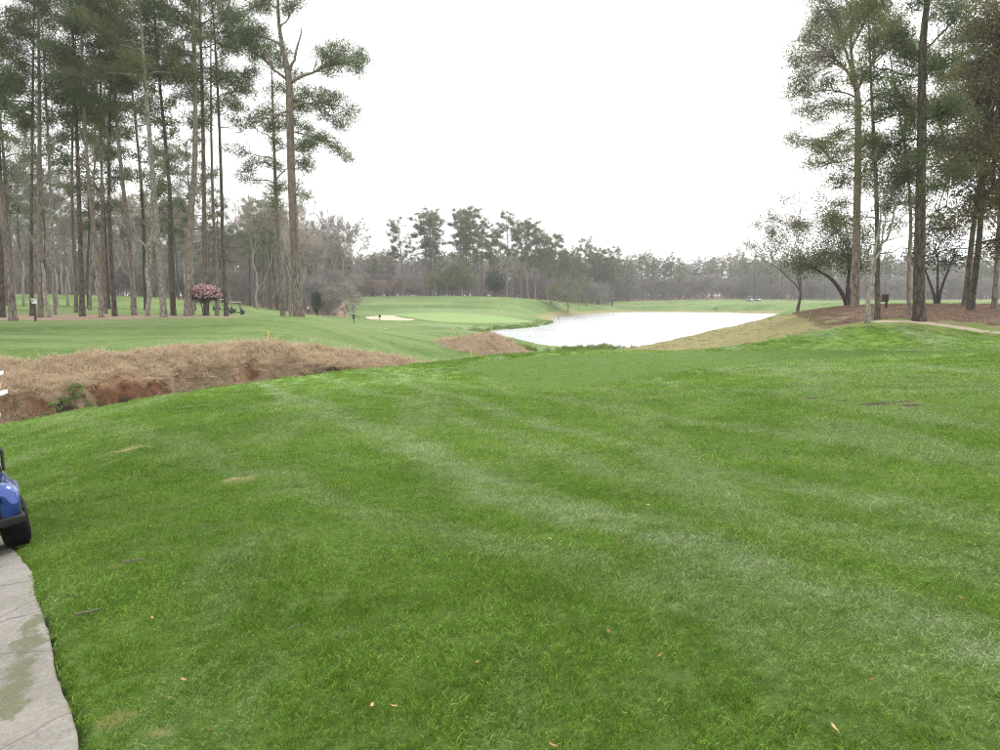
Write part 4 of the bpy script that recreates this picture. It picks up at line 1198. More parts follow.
for k, (x, y, d, w, hi, H, c0, sp, bk, nl, lab) in enumerate(LEFT):
    p = put(x, y, d)
    dx, dh = lean_of(x, y, d, *hi)
    lean = np.array([dx / dh * H, 0.0 + (k % 3 - 1) * .4])
    t = make_pine('pine_tree', p, H, w * d * PX / 2 * .86, lean, c0, sp, 100 + k, dens=.98, mats=(bk, nl), sparse=.2)
    tag(t, lab, 'pine tree', 'tall pines along the left lawn')

# pines whose limbs are laid out as the photo shows
def custom_pine(d, base, pts, R, limbs, seed, label, group, mats=('bark', 'needle'), dens=.22, crown_rad=.27, stubs=22, sides=14):
    p = put(base[0], base[1], d)
    def L(x, y, dy=0.0):
        return at(x, y, d + dy) - p
    r = np.random.default_rng(seed)
    root = empty('pine_tree', p)
    g = Geo()
    P = np.array([L(q[0], q[1]) for q in pts]); P[0][2] = -.4
    cum = np.concatenate([[0], np.cumsum(np.linalg.norm(np.diff(P, axis=0), axis=1))])
    Tf = resample(P, 44); Rf = np.interp(np.linspace(0, 1, 44), cum / cum[-1], R)
    add_tube(g, Tf, Rf, sides); g.build('trunk', M[mats[0]], root, smooth=True)
    gl, gc = Geo(), Geo()
    C, O = [], []
    for pl, rad, blobs in limbs:
        P = np.array([L(*q) for q in pl]); Pf = resample(P, 10) + r.normal(0, .03, (10, 3))
        gm = Geo(); add_tube(gm, Pf, np.linspace(rad, rad * .3, 10), 7); gm.build('limb', M[mats[0]], root, smooth=True)
        for bx, by, rx, ry in (blobs or []):
            n = int(rx * ry * dens) + 5
            a = unit(r.normal(0, 1, (n, 3))) * (r.uniform(.15, 1.25, (n, 1)) ** .6)
            c0 = L(bx, by, P[-1][1] + r.normal(0, .5))
            pts_ = c0 + a * np.array([rx * d * PX, max(rx, ry) * d * PX * .9, ry * d * PX])
            b0 = Pf[np.argmin(((Pf - c0) ** 2).sum(1))]
            for q in pts_:
                C.append(q); O.append(unit(q - b0))
            for q in pts_[:max(3, n // 2)]:
                b_ = Pf[r.integers(4, 10)]
                add_tube(gl, curve_pts(b_, q, .06, r, 4, .06), np.array([.032, .026, .016, .007]), 4)
    for k in range(stubs):
        i = int(r.integers(8, 30)); a = r.uniform(0, 6.28); l = r.uniform(.3, 1.5); b_ = Tf[i]
        add_tube(gl, curve_pts(b_, b_ + np.array([math.cos(a), math.sin(a), .1]) * l, 0, r, 4, .05), np.array([.03, .02, .012, .005]), 4)
    gl.build('twigs', M[mats[0]], root, smooth=True)['kind'] = 'stuff'
    needle_clumps(gc, np.array(C), np.array(O), r, 44, .18, .36, .042, crown_rad)
    gc.build('crown', M[mats[1]], root)['kind'] = 'stuff'
    return tag(root, label, 'pine tree', group)
custom_pine(56.0, (299, 315), [(299, 318), (298.6, 313), (298, 306), (296.5, 280), (294.5, 240), (292.5, 200), (291, 160), (290, 120), (289.5, 95), (288.5, 76), (285, 57), (281, 38), (278.5, 18), (278, -10), (279, -45)],
    np.array([.62, .54, .45, .41, .38, .36, .345, .33, .31, .29, .22, .18, .15, .10, .04]) * .80, [
      ([(288, 74, 0), (293, 62, -.3), (297, 50, -.5), (302, 27, -.8)], .13, None),
      ([(288.5, 80, 0), (280, 74, .2), (271, 66, .5), (262, 55, .9)], .12, [(258, 52, 9, 8), (250, 44, 8, 7), (266, 46, 7, 6)]),
      ([(290, 82, 0), (300, 77, -.2), (312, 73, -.5), (326, 67, -.8), (345, 62, -1)], .13, [(322, 54, 9, 7), (338, 60, 12, 10), (352, 66, 11, 8), (340, 46, 10, 5), (330, 72, 9, 4), (359, 58, 7, 8)]),
      ([(291, 108, 0), (300, 104, .2), (312, 104, .5), (330, 106, .8)], .10, [(318, 95, 10, 6), (334, 100, 12, 8), (350, 113, 9, 7), (340, 124, 10, 6), (306, 93, 8, 5), (324, 116, 8, 4)]),
      ([(290, 118, 0), (278, 114, .3), (268, 119, .6)], .08, [(264, 112, 8, 6), (270, 126, 8, 6), (256, 118, 7, 6)]),
      ([(291.5, 132, 0), (304, 134, -.4), (322, 142, -.8), (340, 150, -1)], .08, [(320, 138, 10, 5), (336, 148, 9, 6), (344, 158, 6, 4), (306, 128, 8, 4)]),
      ([(292.5, 152, 0), (286, 146, .2), (278, 144, .4)], .05, [(276, 142, 8, 5)]),
      ([(283, 46, 0), (272, 40, .3), (262, 36, .6), (250, 30, 1)], .09, [(252, 28, 9, 7), (264, 34, 8, 6), (244, 36, 8, 6)]),
      ([(280, 28, 0), (288, 18, -.3), (294, 6, -.6)], .07, [(294, 2, 9, 8), (286, 10, 7, 6)]),
      ([(278, 8, 0), (268, 2, .3), (258, -8, .6)], .07, [(262, -4, 9, 8), (268, 8, 8, 6), (254, 6, 8, 6)]),
      ([(278.5, -20, 0), (286, -30, -.3), (296, -38, -.5)], .07, [(292, -34, 10, 8), (280, -44, 10, 8)]),
      ([(278.5, -10, 0), (268, -24, .3), (258, -32, .5)], .07, [(262, -30, 10, 8), (270, -40, 9, 8)]),
      ([(293.5, 196, 0), (300, 193, -.3), (306, 196, -.5)], .04, [(305, 196, 6, 3)]),
    ], 5, 'big rough barked pine with a bare trunk standing forward on the lawn', 'tall pines along the left lawn')

# leafless and smaller trees among the left pines
def px_tree(x, y, d, top_y):
    p = put(x, y, d); H = at(x, top_y, d)[2] - p[2]
    return p, H
for k, (x, y, d, ty, r0, ln, mt, lab) in enumerate([
    (50, 317, 58, 170, .15, (-.4, 0), 'bark_pale', 'crooked whitish leafless tree among the pines near the nest box'),
    (148, 315, 58, 165, .17, (.4, 0), 'bark_pale', 'pale forked leafless tree between two leaning pines'),
    (193.5, 313, 70, 190, .11, (.1, 0), 'twig', 'thin grey leafless tree beside the tall straight pine'),
    (290, 311, 75, 205, .12, (.1, 0), 'twig', 'thin grey leafless tree just left of the big pine'),
    (24, 315, 75, 190, .12, (.2, 0), 'twig', 'grey leafless tree left of the nest box, behind the pines'),
    (68, 314, 78, 200, .12, (.1, 0), 'twig', 'grey leafless tree behind the thin brown pine')]):
    p, H = px_tree(x, y, d, ty)
    t = make_bare('leafless_tree', p, H, r0, 300 + k, mt, .38, 4, .36, ln, 6, None, .014)
    tag(t, lab, 'tree', 'leafless trees among the left pines')

# ---- trees on the right-hand mound
RIGHT = [
 (878, 318.5, 38.5, 6.0, (874, 165), 15.5, .30, 2.4, 'bark_dark', 'needle_warm', dict(dens=.9, sparse=.2), 'dark curving young pine beside the pale thin trunk'),
 (910, 318.5, 39, 4.6, (903, 220), 14, .34, 2.4, 'bark', 'needle_warm', dict(dens=.8, sparse=.2), 'slim leaning young pine just left of the thickest dark trunk'),
 (964.5, 311.5, 50, 6.2, (974, 230), 23, .45, 4.2, 'bark_dark', 'needle', dict(dens=1.0), 'dark pine, left of the close pair near the right edge'),
 (970, 313.5, 45.5, 7.2, (980, 240), 21, .42, 4.0, 'bark_dark', 'needle_warm', dict(dens=1.1), 'dark pine, right of the close pair near the right edge'),
 (994, 311.5, 48, 5.5, (998, 240), 22, .45, 4.2, 'bark', 'needle', dict(dens=1.0), 'red brown pine at the right edge of the photo'),
]
for k, (x, y, d, w, hi, H, c0, sp, bk, nl, kw, lab) in enumerate(RIGHT):
    p = put(x, y, d); dx, dh = lean_of(x, y, d, *hi)
    t = make_pine('pine_tree', p, H, w * d * PX / 2 * .9, np.array([dx / dh * H, 0]), c0, sp, 200 + k, mats=(bk, nl), **kw)
    tag(t, lab, 'pine tree', 'trees on the right mound')
custom_pine(51.0, (854.5, 308.6), [(854.5, 312), (854.6, 308), (855, 300), (856, 260), (857, 210), (858, 160), (858, 120), (857.5, 95), (855, 80), (852, 62), (851, 40), (852, 10), (853, -30)],
    np.array([.33, .31, .27, .25, .235, .22, .20, .185, .14, .11, .08, .06, .02]), [
      ([(857, 92, 0), (849, 76, -.4), (838, 62, -.9), (822, 50, -1.5)], .12, [(815, 38, 17, 10), (800, 56, 13, 9), (822, 60, 15, 8), (806, 78, 12, 7), (836, 48, 12, 8), (796, 92, 11, 6)]),
      ([(857, 90, 0), (866, 74, .4), (878, 54, .8), (890, 38, 1.2)], .12, [(880, 30, 14, 9), (892, 44, 12, 7), (872, 48, 11, 7), (895, 24, 10, 8)]),
      ([(854, 76, 0), (846, 52, .5), (838, 30, 1), (828, 10, 1.4)], .10, [(830, 14, 19, 11), (842, 30, 16, 9), (816, 22, 13, 8), (826, -8, 18, 10)]),
      ([(851, 50, 0), (860, 30, -.5), (868, 10, -1), (872, -8, -1.2)], .09, [(866, 14, 16, 10), (878, 6, 13, 9), (866, -14, 17, 11), (852, 12, 12, 9)]),
      ([(852, 10, 0), (842, -8, .4), (834, -24, .8)], .07, [(838, -20, 18, 10), (854, -34, 18, 10)]),
      ([(857.5, 98, 0), (840, 92, .6), (822, 90, 1)], .07, [(830, 84, 11, 6), (814, 92, 10, 5)]),
      ([(858, 106, 0), (838, 104, -.6), (815, 108, -1.2)], .06, [(806, 110, 11, 5), (830, 104, 10, 4), (820, 118, 9, 4)]),
      ([(858, 128, 0), (846, 130, .3), (834, 138, .6)], .05, [(842, 134, 12, 5), (828, 142, 8, 4)]),
      ([(858, 138, 0), (830, 142, -.7), (798, 140, -1.4)], .05, [(792, 138, 8, 4), (806, 144, 7, 3)]),
      ([(858.5, 158, 0), (838, 162, .5), (814, 168, 1)], .05, [(815, 165, 11, 4), (834, 160, 9, 4)]),
      ([(858, 110, 0), (870, 100, -.4), (882, 98, -.8)], .06, [(876, 100, 10, 5), (886, 92, 9, 5)]),
      ([(858.5, 150, 0), (870, 140, .4), (880, 140, .8)], .05, [(876, 140, 10, 5)]),
      ([(858, 196, 0), (868, 188, .4), (874, 186, .8)], .04, [(872, 186, 9, 5)]),
      ([(857.5, 205, 0), (846, 202, -.4), (838, 206, -.8)], .04, [(840, 204, 8, 4)]),
    ], 61, 'brown barked pine with a broad round crown nearest the pond', 'trees on the right mound', dens=.19, crown_rad=.32)
custom_pine(36.5, (919.5, 319), [(919.5, 324), (919.3, 318), (919, 310), (919, 280), (920, 230), (921, 170), (922, 115), (922, 75), (924, 30), (928, -5), (931, -50)],
    np.array([.36, .33, .28, .255, .235, .215, .195, .175, .15, .12, .03]), [
      ([(922.5, 52, 0), (935, 40, -.3), (952, 23, -.7)], .06, [(953, 18, 8, 5)]),
      ([(921.5, 77, 0), (898, 73, .3), (874, 66, .6)], .07, [(880, 76, 9, 3), (896, 80, 9, 3)]),
      ([(921.5, 66, 0), (910, 54, .2), (902, 40, .5)], .05, [(906, 52, 9, 5), (898, 36, 9, 5)]),
      ([(927, 5, 0), (916, -2, .2), (908, -10, .5)], .06, [(908, -14, 10, 7), (916, 6, 7, 4)]),
      ([(923, 84, 0), (932, 68, -.3), (944, 62, -.6)], .05, [(934, 66, 9, 4), (946, 58, 9, 5)]),
      ([(922, 112, 0), (908, 106, .3), (894, 104, .6)], .05, [(898, 100, 10, 4), (884, 112, 10, 4)]),
      ([(922, 122, 0), (936, 114, -.3), (948, 112, -.6)], .05, [(940, 116, 10, 6), (952, 104, 9, 5)]),
      ([(921, 140, 0), (906, 140, .3), (893, 146, .6)], .05, [(904, 134, 9, 4), (892, 148, 10, 4)]),
      ([(921, 150, 0), (932, 142, -.3), (940, 140, -.6)], .05, [(934, 142, 9, 5), (916, 158, 8, 5)]),
      ([(920.5, 180, 0), (908, 178, .3), (898, 182, .6)], .04, [(904, 178, 10, 5), (894, 190, 8, 4)]),
      ([(920.5, 190, 0), (930, 186, -.3), (938, 190, -.6)], .04, [(934, 188, 10, 5)]),
      ([(929, -25, 0), (940, -36, -.3), (950, -42, -.6)], .05, [(946, -42, 10, 7), (928, -50, 10, 7)]),
    ], 63, 'thickest dark trunked pine on the right mound', 'trees on the right mound', mats=('bark_dark', 'needle'), dens=.15, crown_rad=.24)
p, H = px_tree(867, 322.5, 37, 175)
t = make_bare('leafless_tree', p, H, .12, 330, 'bark_pale', .45, 3, .34, (.15, 0), 5, ('bronze_leaf', 5, .07, .3), .012)
tag(t, 'pale thin trunked tree standing forward on the right mound', 'tree', 'trees on the right mound')
# small spreading oak
d = 55.0; p = put(848, 308, d)
def loc(x, y, dy=0, p=p, d=d):
    return list(at(x, y, d + dy) - p)
stems = [[loc(847.5, 311) + [.16], loc(847, 300) + [.14], loc(848, 285, .3) + [.12], loc(850, 262, .5) + [.07]],
         [loc(846.5, 309) + [.17], loc(845, 300) + [.15], loc(838, 287, -.3) + [.13], loc(829, 277, -.8) + [.11], loc(815, 269, -1.3) + [.07]],
         [loc(849, 309) + [.12], loc(851, 290, 1) + [.10], loc(862, 266, 1.8) + [.06]]]
crown = [(loc(842, 243, .5), (1.8, 2.0, 1.8)), (loc(816, 256, -.8), (2.1, 1.7, 1.1)), (loc(796, 262, -.9), (1.4, 1.2, .8)), (loc(856, 262, 1.2), (1.6, 1.8, 1.3)), (loc(830, 222, .6), (1.1, 1.3, 1.3)), (loc(808, 266, -1.2), (1.2, 1.2, .7)), (loc(862, 232, 1), (1.2, 1.4, 1.4))]
t = make_leafy('oak_tree', p, stems, crown, 41, n_cl=340, leaf=.075, per=42, rad=.36, limbs=7, hollow=.2)
tag(t, 'small spreading oak with a forked trunk on the pond side of the mound', 'tree', 'trees on the right mound')
# multi-stemmed small tree
d = 52.0; p = put(937, 309.5, d)
def loc(x, y, dy=0, p=p, d=d):
    return list(at(x, y, d + dy) - p)
stems = [[loc(936, 311) + [.13], loc(934, 295) + [.10], loc(927, 275, .3) + [.07], loc(922, 262, .4) + [.05]],
         [loc(937, 311) + [.13], loc(937.5, 290, .2) + [.09], loc(938, 262, .5) + [.05]],
         [loc(938, 311) + [.12], loc(941, 290) + [.09], loc(950, 266, -.4) + [.05]]]
crown = [(loc(936, 240, .3), (1.7, 1.7, 1.5)), (loc(950, 258, -.3), (1.1, 1.2, .8)), (loc(920, 256, .4), (1.0, 1.1, .9))]
t = make_leafy('small_tree', p, stems, crown, 43, mats=('bark_dark', 'dark_leaf'), n_cl=130, leaf=.08, per=36, rad=.3, limbs=7)
tag(t, 'small dark tree with three stems spreading in a V', 'tree', 'trees on the right mound')
# dense bronze-green evergreen filling the right edge
d = 42.0; p = put(1012, 315, d)
def loc(x, y, dy=0, p=p, d=d):
    return list(at(x, y, d + dy) - p)
stems = [[loc(1012, 318) + [.24], loc(1012, 270) + [.20], loc(1008, 200) + [.15], loc(1004, 120) + [.10], loc(1002, 50) + [.05]]]
crown = [(loc(990, 90), (2.0, 2.3, 2.0)), (loc(972, 150, -.4), (2.1, 2.2, 1.5)), (loc(1000, 190, .3), (2.4, 2.2, 1.6)), (loc(965, 215, .3), (1.7, 1.6, .9)), (loc(1015, 130, .3), (2.2, 2.2, 2.2)), (loc(1000, 40), (1.4, 1.6, 1.6)), (loc(1010, 245, .3), (1.8, 1.6, 1.0)), (loc(950, 175, -.6), (1.0, 1.2, .8)), (loc(985, 20), (1.2, 1.4, 1.2))]
t = make_leafy('evergreen_tree', p, stems, crown, 47, mats=('bark_dark', 'bronze_leaf'), n_cl=760, leaf=.085, per=62, rad=.38, limbs=3, hollow=.1)
tag(t, 'dense bronze green evergreen filling the right edge of the photo', 'tree', 'trees on the right mound')
# loose pale tree beyond the mound, hanging twigs
p, H = px_tree(797, 306, 85, 218)
t = make_bare('budding_tree', p, H, .18, 351, 'bark_dark', .25, 4, .55, (.4, 0), 7, ('bronze_leaf', 26, .10, .45), .02)
tag(t, 'loose bronze leaved tree at the pond end of the right mound', 'tree')

# pink azalea grown as a small tree
p = put(206, 314.5, 58)
def azalea():
    r = np.random.default_rng(77)
    root = empty('azalea', p)
    k_ = 58 * PX
    for dx in (-4.5, -2, .5, 3):
        g = Geo()
        P = np.array([(dx * k_ * .6, 0, -.1), (dx * k_ * .8, .05, .5), (dx * k_ * 1.1, 0, 1.0), (dx * k_ * 1.5, .1, 1.4)])
        add_tube(g, resample(P, 8), np.linspace(.05, .03, 8), 6); g.build('stem', M['bark_dark'], root, smooth=True)
    c = np.array([0, 0, 1.62]); R = np.array([1.08, 1.0, .66])
    g = Geo()
    dct = unit(r.normal(0, 1, (150, 3))); C = c + dct * R * r.uniform(.5, 1, (150, 1)) ** .5
    C[:, 2] = np.maximum(C[:, 2], 1.18 + .1 * r.normal(0, 1, 150))
    leaf_clumps(g, C, r, 40, .05, .14); g.build('foliage', M['dark_leaf'], root)['kind'] = 'stuff'
    g = Geo()
    dct = unit(r.normal(0, 1, (420, 3)) + np.array([0, -.2, .5])); C = c + dct * R * r.uniform(.9, 1.12, (420, 1))
    C = C[C[:, 2] > 1.40]
    leaf_clumps(g, C, r, 9, .055, .07); g.build('blossom', M['blossom'], root)['kind'] = 'stuff'
    tag(root, 'pink flowering azalea grown as a small round tree', 'shrub')
M['blossom'] = leafy('azalea_blossom', [(0.58, 0.26, 0.31), (0.78, 0.48, 0.52), (0.88, 0.72, 0.73)], trans=.2)
azalea()

# ---- tall pines behind the green
CENTRE = [(338, 250, 240, 'bark_dark', 'dark bushy pine standing left of the far bunker'), (404, 222, 235, 'bark', 'lone tall pine with a thin crown left of the pine group behind the green'),
 (424, 216, 232, 'bark', 'leftmost tall pine of the close three behind the putting green'), (431, 214, 236, 'bark', 'middle tall pine of the close three behind the putting green'), (435, 218, 230, 'bark', 'right tall pine of the close three behind the putting green'),
 (458, 213, 236, 'bark', 'first pine of the group of four above the middle of the green mound'), (463, 215, 232, 'bark', 'second pine of the group of four above the middle of the green mound'),
 (467, 219, 240, 'bark', 'third pine of the group of four above the middle of the green mound'), (474.5, 211, 230, 'bark', 'tallest pine behind the green, right end of the group of four'),
 (482, 226, 245, 'bark', 'thin pine between the group of four and the wide crowned pine'), (495, 232, 250, 'bark', 'pine close left of the wide crowned pine behind the green'),
 (507, 215, 226, 'bark', 'wide crowned pale trunked pine behind the right of the green mound'), (521, 226, 238, 'bark', 'pine just right of the wide crowned pine'),
 (528, 223, 234, 'bark', 'tall narrow pine second right of the wide crowned pine'), (535, 232, 246, 'bark', 'pine third right of the wide crowned pine'),
 (547, 238, 240, 'bark', 'pine nearest the round spring green tree'), (556, 240, 260, 'bark', 'pine behind the round spring green tree'),
 (582, 243, 270, 'bark', 'first tall pine right of the round spring green tree'), (598, 252, 285, 'bark_dark', 'thin flat topped pine above the far end of the pond'), (612, 252, 285, 'bark_dark', 'second thin pine above the far end of the pond')]
rc = np.random.default_rng(55)
for k, (x, ty, d, bk, lab) in enumerate(CENTRE):
    p = put(x, 300, d); H = at(x, ty, d)[2] - p[2]
    w = 3.4 if k else 2.6
    t = make_pine('pine_tree', p, H, .34 if k else .25, np.array([rc.normal(0, .5), 0]), .50 if k else .25, rc.uniform(3.6, 5.0) if k else 3.4, 400 + k, dens=1.15, mats=(bk, 'needle'), detail=.85, dead=4, sparse=.1, needle_w=.10, top_round=.62)
    tag(t, lab, 'pine tree', 'tall pines behind the green')
# softer trees at the wood's edge there
for k, (x, y, d, w, h, mt, lab) in enumerate([
    (462, 299, 228, 24, 32, 'spring_leaf', 'yellow green budding tree left of the group of four pines'), (440, 299, 232, 26, 26, 'spring_leaf', 'wide olive green bush behind the left of the green'),
    (495, 299, 228, 18, 27, 'dark_leaf', 'dark round evergreen left of the wide crowned pine'), (452, 300, 240, 14, 30, 'dark_leaf', 'dark upright evergreen among the pine group'),
    (568, 303, 225, 46, 38, 'spring_leaf', 'round spring green tree at the head of the pond'), (317, 309, 150, 7, 24, 'dark_leaf', 'narrow dark evergreen right of the big pine')]):
    p = put(x, y, d); W = w * d * PX / 2; Hh = h * d * PX
    cz = Hh * .60
    t = make_leafy('round_tree', p, [[[0, 0, -.2, .22], [0.1, 0, Hh * .25, .17], [0, .1, Hh * .45, .1]]], [((0, 0, cz), (W, W * .8, Hh * .40)), ((W * .35, 0, cz * .8), (W * .7, W * .6, Hh * .28)), ((-W * .4, 0, cz * .82), (W * .7, W * .6, Hh * .3))], 500 + k,
                   mats=('twig' if mt == 'spring_leaf' else 'bark_dark', mt), n_cl=120, leaf=.20, per=44 if mt == 'spring_leaf' else 50, rad=.6 if w > 10 else .22, limbs=14)
    tag(t, lab, 'tree')
for k, (x, w) in enumerate([(369, 15), (383, 17), (399, 16)]):
    d = 250; p = put(x, 299, d); W = w * d * PX / 2
    r = np.random.default_rng(520 + k)
    t = make_bare('bare_bush', p, 4.6, .10, 530 + k, 'twig_pink', .12, 4, .7, (0, 0), 10, None, .07, tw_len=(.5, 1.2))
    tag(t, ['pinkish leafless bush, left one of three behind the bunker', 'pinkish leafless bush, middle one of three behind the bunker', 'pinkish leafless bush, right one of three behind the bunker'][k], 'bush', 'pinkish bushes behind the bunker')

# ---- woods: prototypes, copied tree by tree
def proto(fn):
    o = fn()
    return o
PR_P = [make_pine('pine_tree', (0, 0, -300), 20 + k, .22, np.array([.3 * (k - 1), 0]), .50 - .04 * (k % 3), 3.2 + .3 * (k % 2), 600 + k, dens=1.05, mats=('bark_dark', 'needle'), detail=.62, dead=3, sparse=.2, needle_w=.12) for k in range(5)]
PR_B = [make_bare('leafless_tree', (0, 0, -300), 15 + k, .16, 620 + k, 'twig' if k != 2 else 'twig_pink', .30, 4, .40, (0, 0), 9, None, .055, tw_len=(.5, 1.3)) for k in range(4)]
PR_U = [make_bare('leafless_bush', (0, 0, -300), 5 + k, .08, 640 + k, 'twig', .10, 4, .65, (0, 0), 9, None, .05, tw_len=(.4, 1.0)) for k in range(3)]
used = set()
def place(protos, i, p, s, rz, label, cat, group):
    pr = protos[i % len(protos)]
    if pr.name in used:
        o = copy_tree(pr)
    else:
        o = pr; used.add(pr.name)
    o.location = tuple(float(c) for c in p); o.rotation_euler = (0, 0, rz); o.scale = (s, s, s)
    return tag(o, label, cat, group)
rw = np.random.default_rng(91)
# left wood behind the row: pines and leafless trees 75 to 190 m away
MARKS = [(-200, 45, 'behind the nest box'), (45, 120, 'behind the pale footed leaning pine'), (120, 170, 'behind the forked leafless tree'), (170, 215, 'behind the azalea'), (215, 262, 'behind the dark golf cart'),
         (262, 300, 'behind the big pine'), (300, 335, 'right of the big pine'), (335, 375, 'above the golfer in navy'), (375, 415, 'behind the pinkish bushes'), (415, 450, 'behind the close three pines'), (450, 490, 'behind the group of four pines'),
         (490, 530, 'behind the wide crowned pine'), (530, 560, 'left of the round spring green tree'), (560, 600, 'behind the round spring green tree'), (600, 650, 'above the far end of the pond'), (650, 700, 'above the middle of the pond'),
         (700, 735, 'behind the golfer with the push cart'), (735, 770, 'behind the two white carts'), (770, 830, 'behind the bronze leaved tree'), (830, 870, 'behind the small oak'), (870, 925, 'behind the thickest right trunk'), (925, 960, 'behind the V stemmed tree'), (960, 1300, 'behind the right edge pines')]
WORDS = ['tall', 'shorter', 'slim', 'bushy', 'low', 'leaning', 'narrow', 'wide']
seen_lab = {}
def wood(n, x0, x1, d0, d1, ph, bh, pfrac, lab_p, lab_b, grp, ymax=None):
    for k in range(n):
        x = x0 + (x1 - x0) * ((k + rw.uniform(0, 1)) / n); d = math.sqrt(rw.uniform(d0 * d0, d1 * d1))
        q = at(x, 300, d); p = np.array([q[0], q[1], gz(q[0], q[1]) - .1])
        mk = [m_[2] for m_ in MARKS if m_[0] <= x < m_[1]][0]
        pine = rw.uniform() < pfrac
        rng_ = ph if pine else bh
        hgt_ = rw.uniform(*rng_)
        wd = 'tall' if hgt_ > rng_[0] + .66 * (rng_[1] - rng_[0]) else ('low' if hgt_ < rng_[0] + .33 * (rng_[1] - rng_[0]) else 'middling')
        lab = (wd + ' ' + (lab_p if pine else lab_b) + ' ' + mk)
        if pine:
            place(PR_P, k, p, hgt_ / 22, rw.uniform(0, 6.28), lab, 'pine tree', grp)
        else:
            place(PR_B, k, p, hgt_ / 16, rw.uniform(0, 6.28), lab, 'tree', grp + ', leafless')
wood(80, -60, 300, 132, 190, (16, 23), (11, 17), .22, 'pine in the left wood,', 'grey leafless tree in the left wood,', 'wood behind the left pines')
wood(12, -60, 215, 72, 105, (17, 24), (9, 14), .5, 'pine on the bank', 'thin leafless tree on the bank', 'second row behind the left pines')
wood(26, 240, 345, 165, 235, (13, 17), (12, 19), .05, 'pine in the pale wood', 'grey leafless tree in the pale wood', 'pale wood right of the big pine')
wood(80, 335, 600, 258, 310, (13, 19), (9, 14), .5, 'dark pine in the wood', 'grey leafless tree in the wood', 'wood behind the green')
wood(130, 540, 1060, 322, 380, (15, 22), (11, 16), .68, 'pine in the far wood', 'grey leafless tree in the far wood', 'far wood beyond the pond')
# undergrowth and the depth of the woods: too many to count, one mass
def wood_mass(name, spec, label):
    pts, sc = [], []
    for (n, x0, x1, d0, d1, smin, smax) in spec:
        for k in range(n):
            q = at(rw.uniform(x0, x1), 300, math.sqrt(rw.uniform(d0 * d0, d1 * d1)))
            pts.append((q[0], q[1])); sc.append(rw.uniform(smin, smax))
    pts = np.array(pts); z = ground_z(pts[:, 0], pts[:, 1]) - .15
    return np.column_stack([pts, z]), np.array(sc)
def joined(root_list, name):
    """meshes of a few whole trees, each one mesh, as sources for the wood mass"""
    out = []
    for root in root_list:
        g = Geo(); mats = []
        for ch in root.children:
            me = ch.data
            n = len(me.vertices); co = np.empty(n * 3, np.float32); me.vertices.foreach_get('co', co)
            tn_ = np.empty(n, np.float32); me.attributes['tint'].data.foreach_get('value', tn_)
            mats.append(me.materials[0]); mi = len(mats) - 1
            ls = np.empty(len(me.polygons), np.int32); lt = np.empty(len(me.polygons), np.int32); vi = np.empty(len(me.loops), np.int32)
            me.polygons.foreach_get('loop_start', ls); me.polygons.foreach_get('loop_total', lt); me.loops.foreach_get('vertex_index', vi)
            base = g.n
            t3 = ls[lt == 3]; t4 = ls[lt == 4]
            T3 = vi[t3[:, None] + np.arange(3)] if len(t3) else np.zeros((0, 3), int); T4 = vi[t4[:, None] + np.arange(4)] if len(t4) else np.zeros((0, 4), int)
            g.V.append(co.reshape(-1, 3).astype(float)); g.tint.append(tn_.astype(float)); g.n += n
            if len(T3): g.T.append(T3 + base); g.mT.append(np.full(len(T3), mi, np.int32))
            if len(T4): g.Q.append(T4 + base); g.mQ.append(np.full(len(T4), mi, np.int32))
        out.append(g.mesh(name, mats))
    return out
src_tree = joined(PR_P[:5] + PR_B[:3], 'wood_tree')
src_bush = joined(PR_U, 'wood_bush')
for o in PR_U:
    for ch in list(o.children):
        bpy.data.objects.remove(ch)
    bpy.data.objects.remove(o)
pts, sc = wood_mass('far_wood', [(700, -150, 1150, 385, 520, .8, 1.1), (330, -150, 345, 195, 330, .6, .95), (160, 330, 620, 315, 400, .65, .9)], '')
scatter('far_wood', src_tree, pts, rw.uniform(0, 6.28, len(pts)), sc, 'grey brown mass of trees closing the view all round', tilt=.02)
pts, sc = wood_mass('undergrowth', [(420, -120, 345, 145, 260, .6, 1.2), (60, 236, 350, 165, 240, .7, 1.2), (420, 335, 610, 262, 350, .7, 1.2), (1000, 540, 1120, 328, 430, .8, 1.5)], '')
scatter('undergrowth', src_bush, pts, rw.uniform(0, 6.28, len(pts)), sc, 'grey leafless undergrowth along the feet of the woods', tilt=.02)

# ------------------------------------------------------------------ objects
M['blue_paint'] = simple_mat('blue_cart_paint', (0.022, 0.060, 0.27), .2, 0.4, .12, 4, coat=.8)
M['black_plastic'] = simple_mat('black_plastic', (0.012, 0.012, 0.013), .55, 0, .3, 30, spec=.3)
M['rubber'] = simple_mat('tyre_rubber', (0.009, 0.009, 0.010), .8, 0, .3, 40, spec=.25)
M['steel'] = simple_mat('brushed_steel', (0.62, 0.62, 0.62), .25, 1.0, .08, 30)
M['seat_cream'] = simple_mat('cream_vinyl', (0.60, 0.54, 0.44), .5, 0, .08, 12)
M['roof_beige'] = simple_mat('beige_roof', (0.62, 0.57, 0.48), .45, 0, .06, 6)
M['white_paint'] = simple_mat('white_cart_paint', (0.78, 0.79, 0.80), .3, 0, .05, 5, coat=.4)
M['dark_green_paint'] = simple_mat('dark_cart_paint', (0.018, 0.024, 0.03), .3, 0, .2, 5, coat=.5)
M['grey_metal'] = simple_mat('grey_metal', (0.30, 0.31, 0.32), .4, .8, .1, 20)
M['bag_black'] = simple_mat('golf_bag_nylon', (0.03, 0.03, 0.035), .7, 0, .25, 30)
M['bag_white'] = simple_mat('golf_bag_trim', (0.65, 0.65, 0.66), .5, 0, .1, 30)
M['yellow_stake'] = simple_mat('yellow_stake_paint', (0.80, 0.52, 0.06), .6, 0, .12, 30)
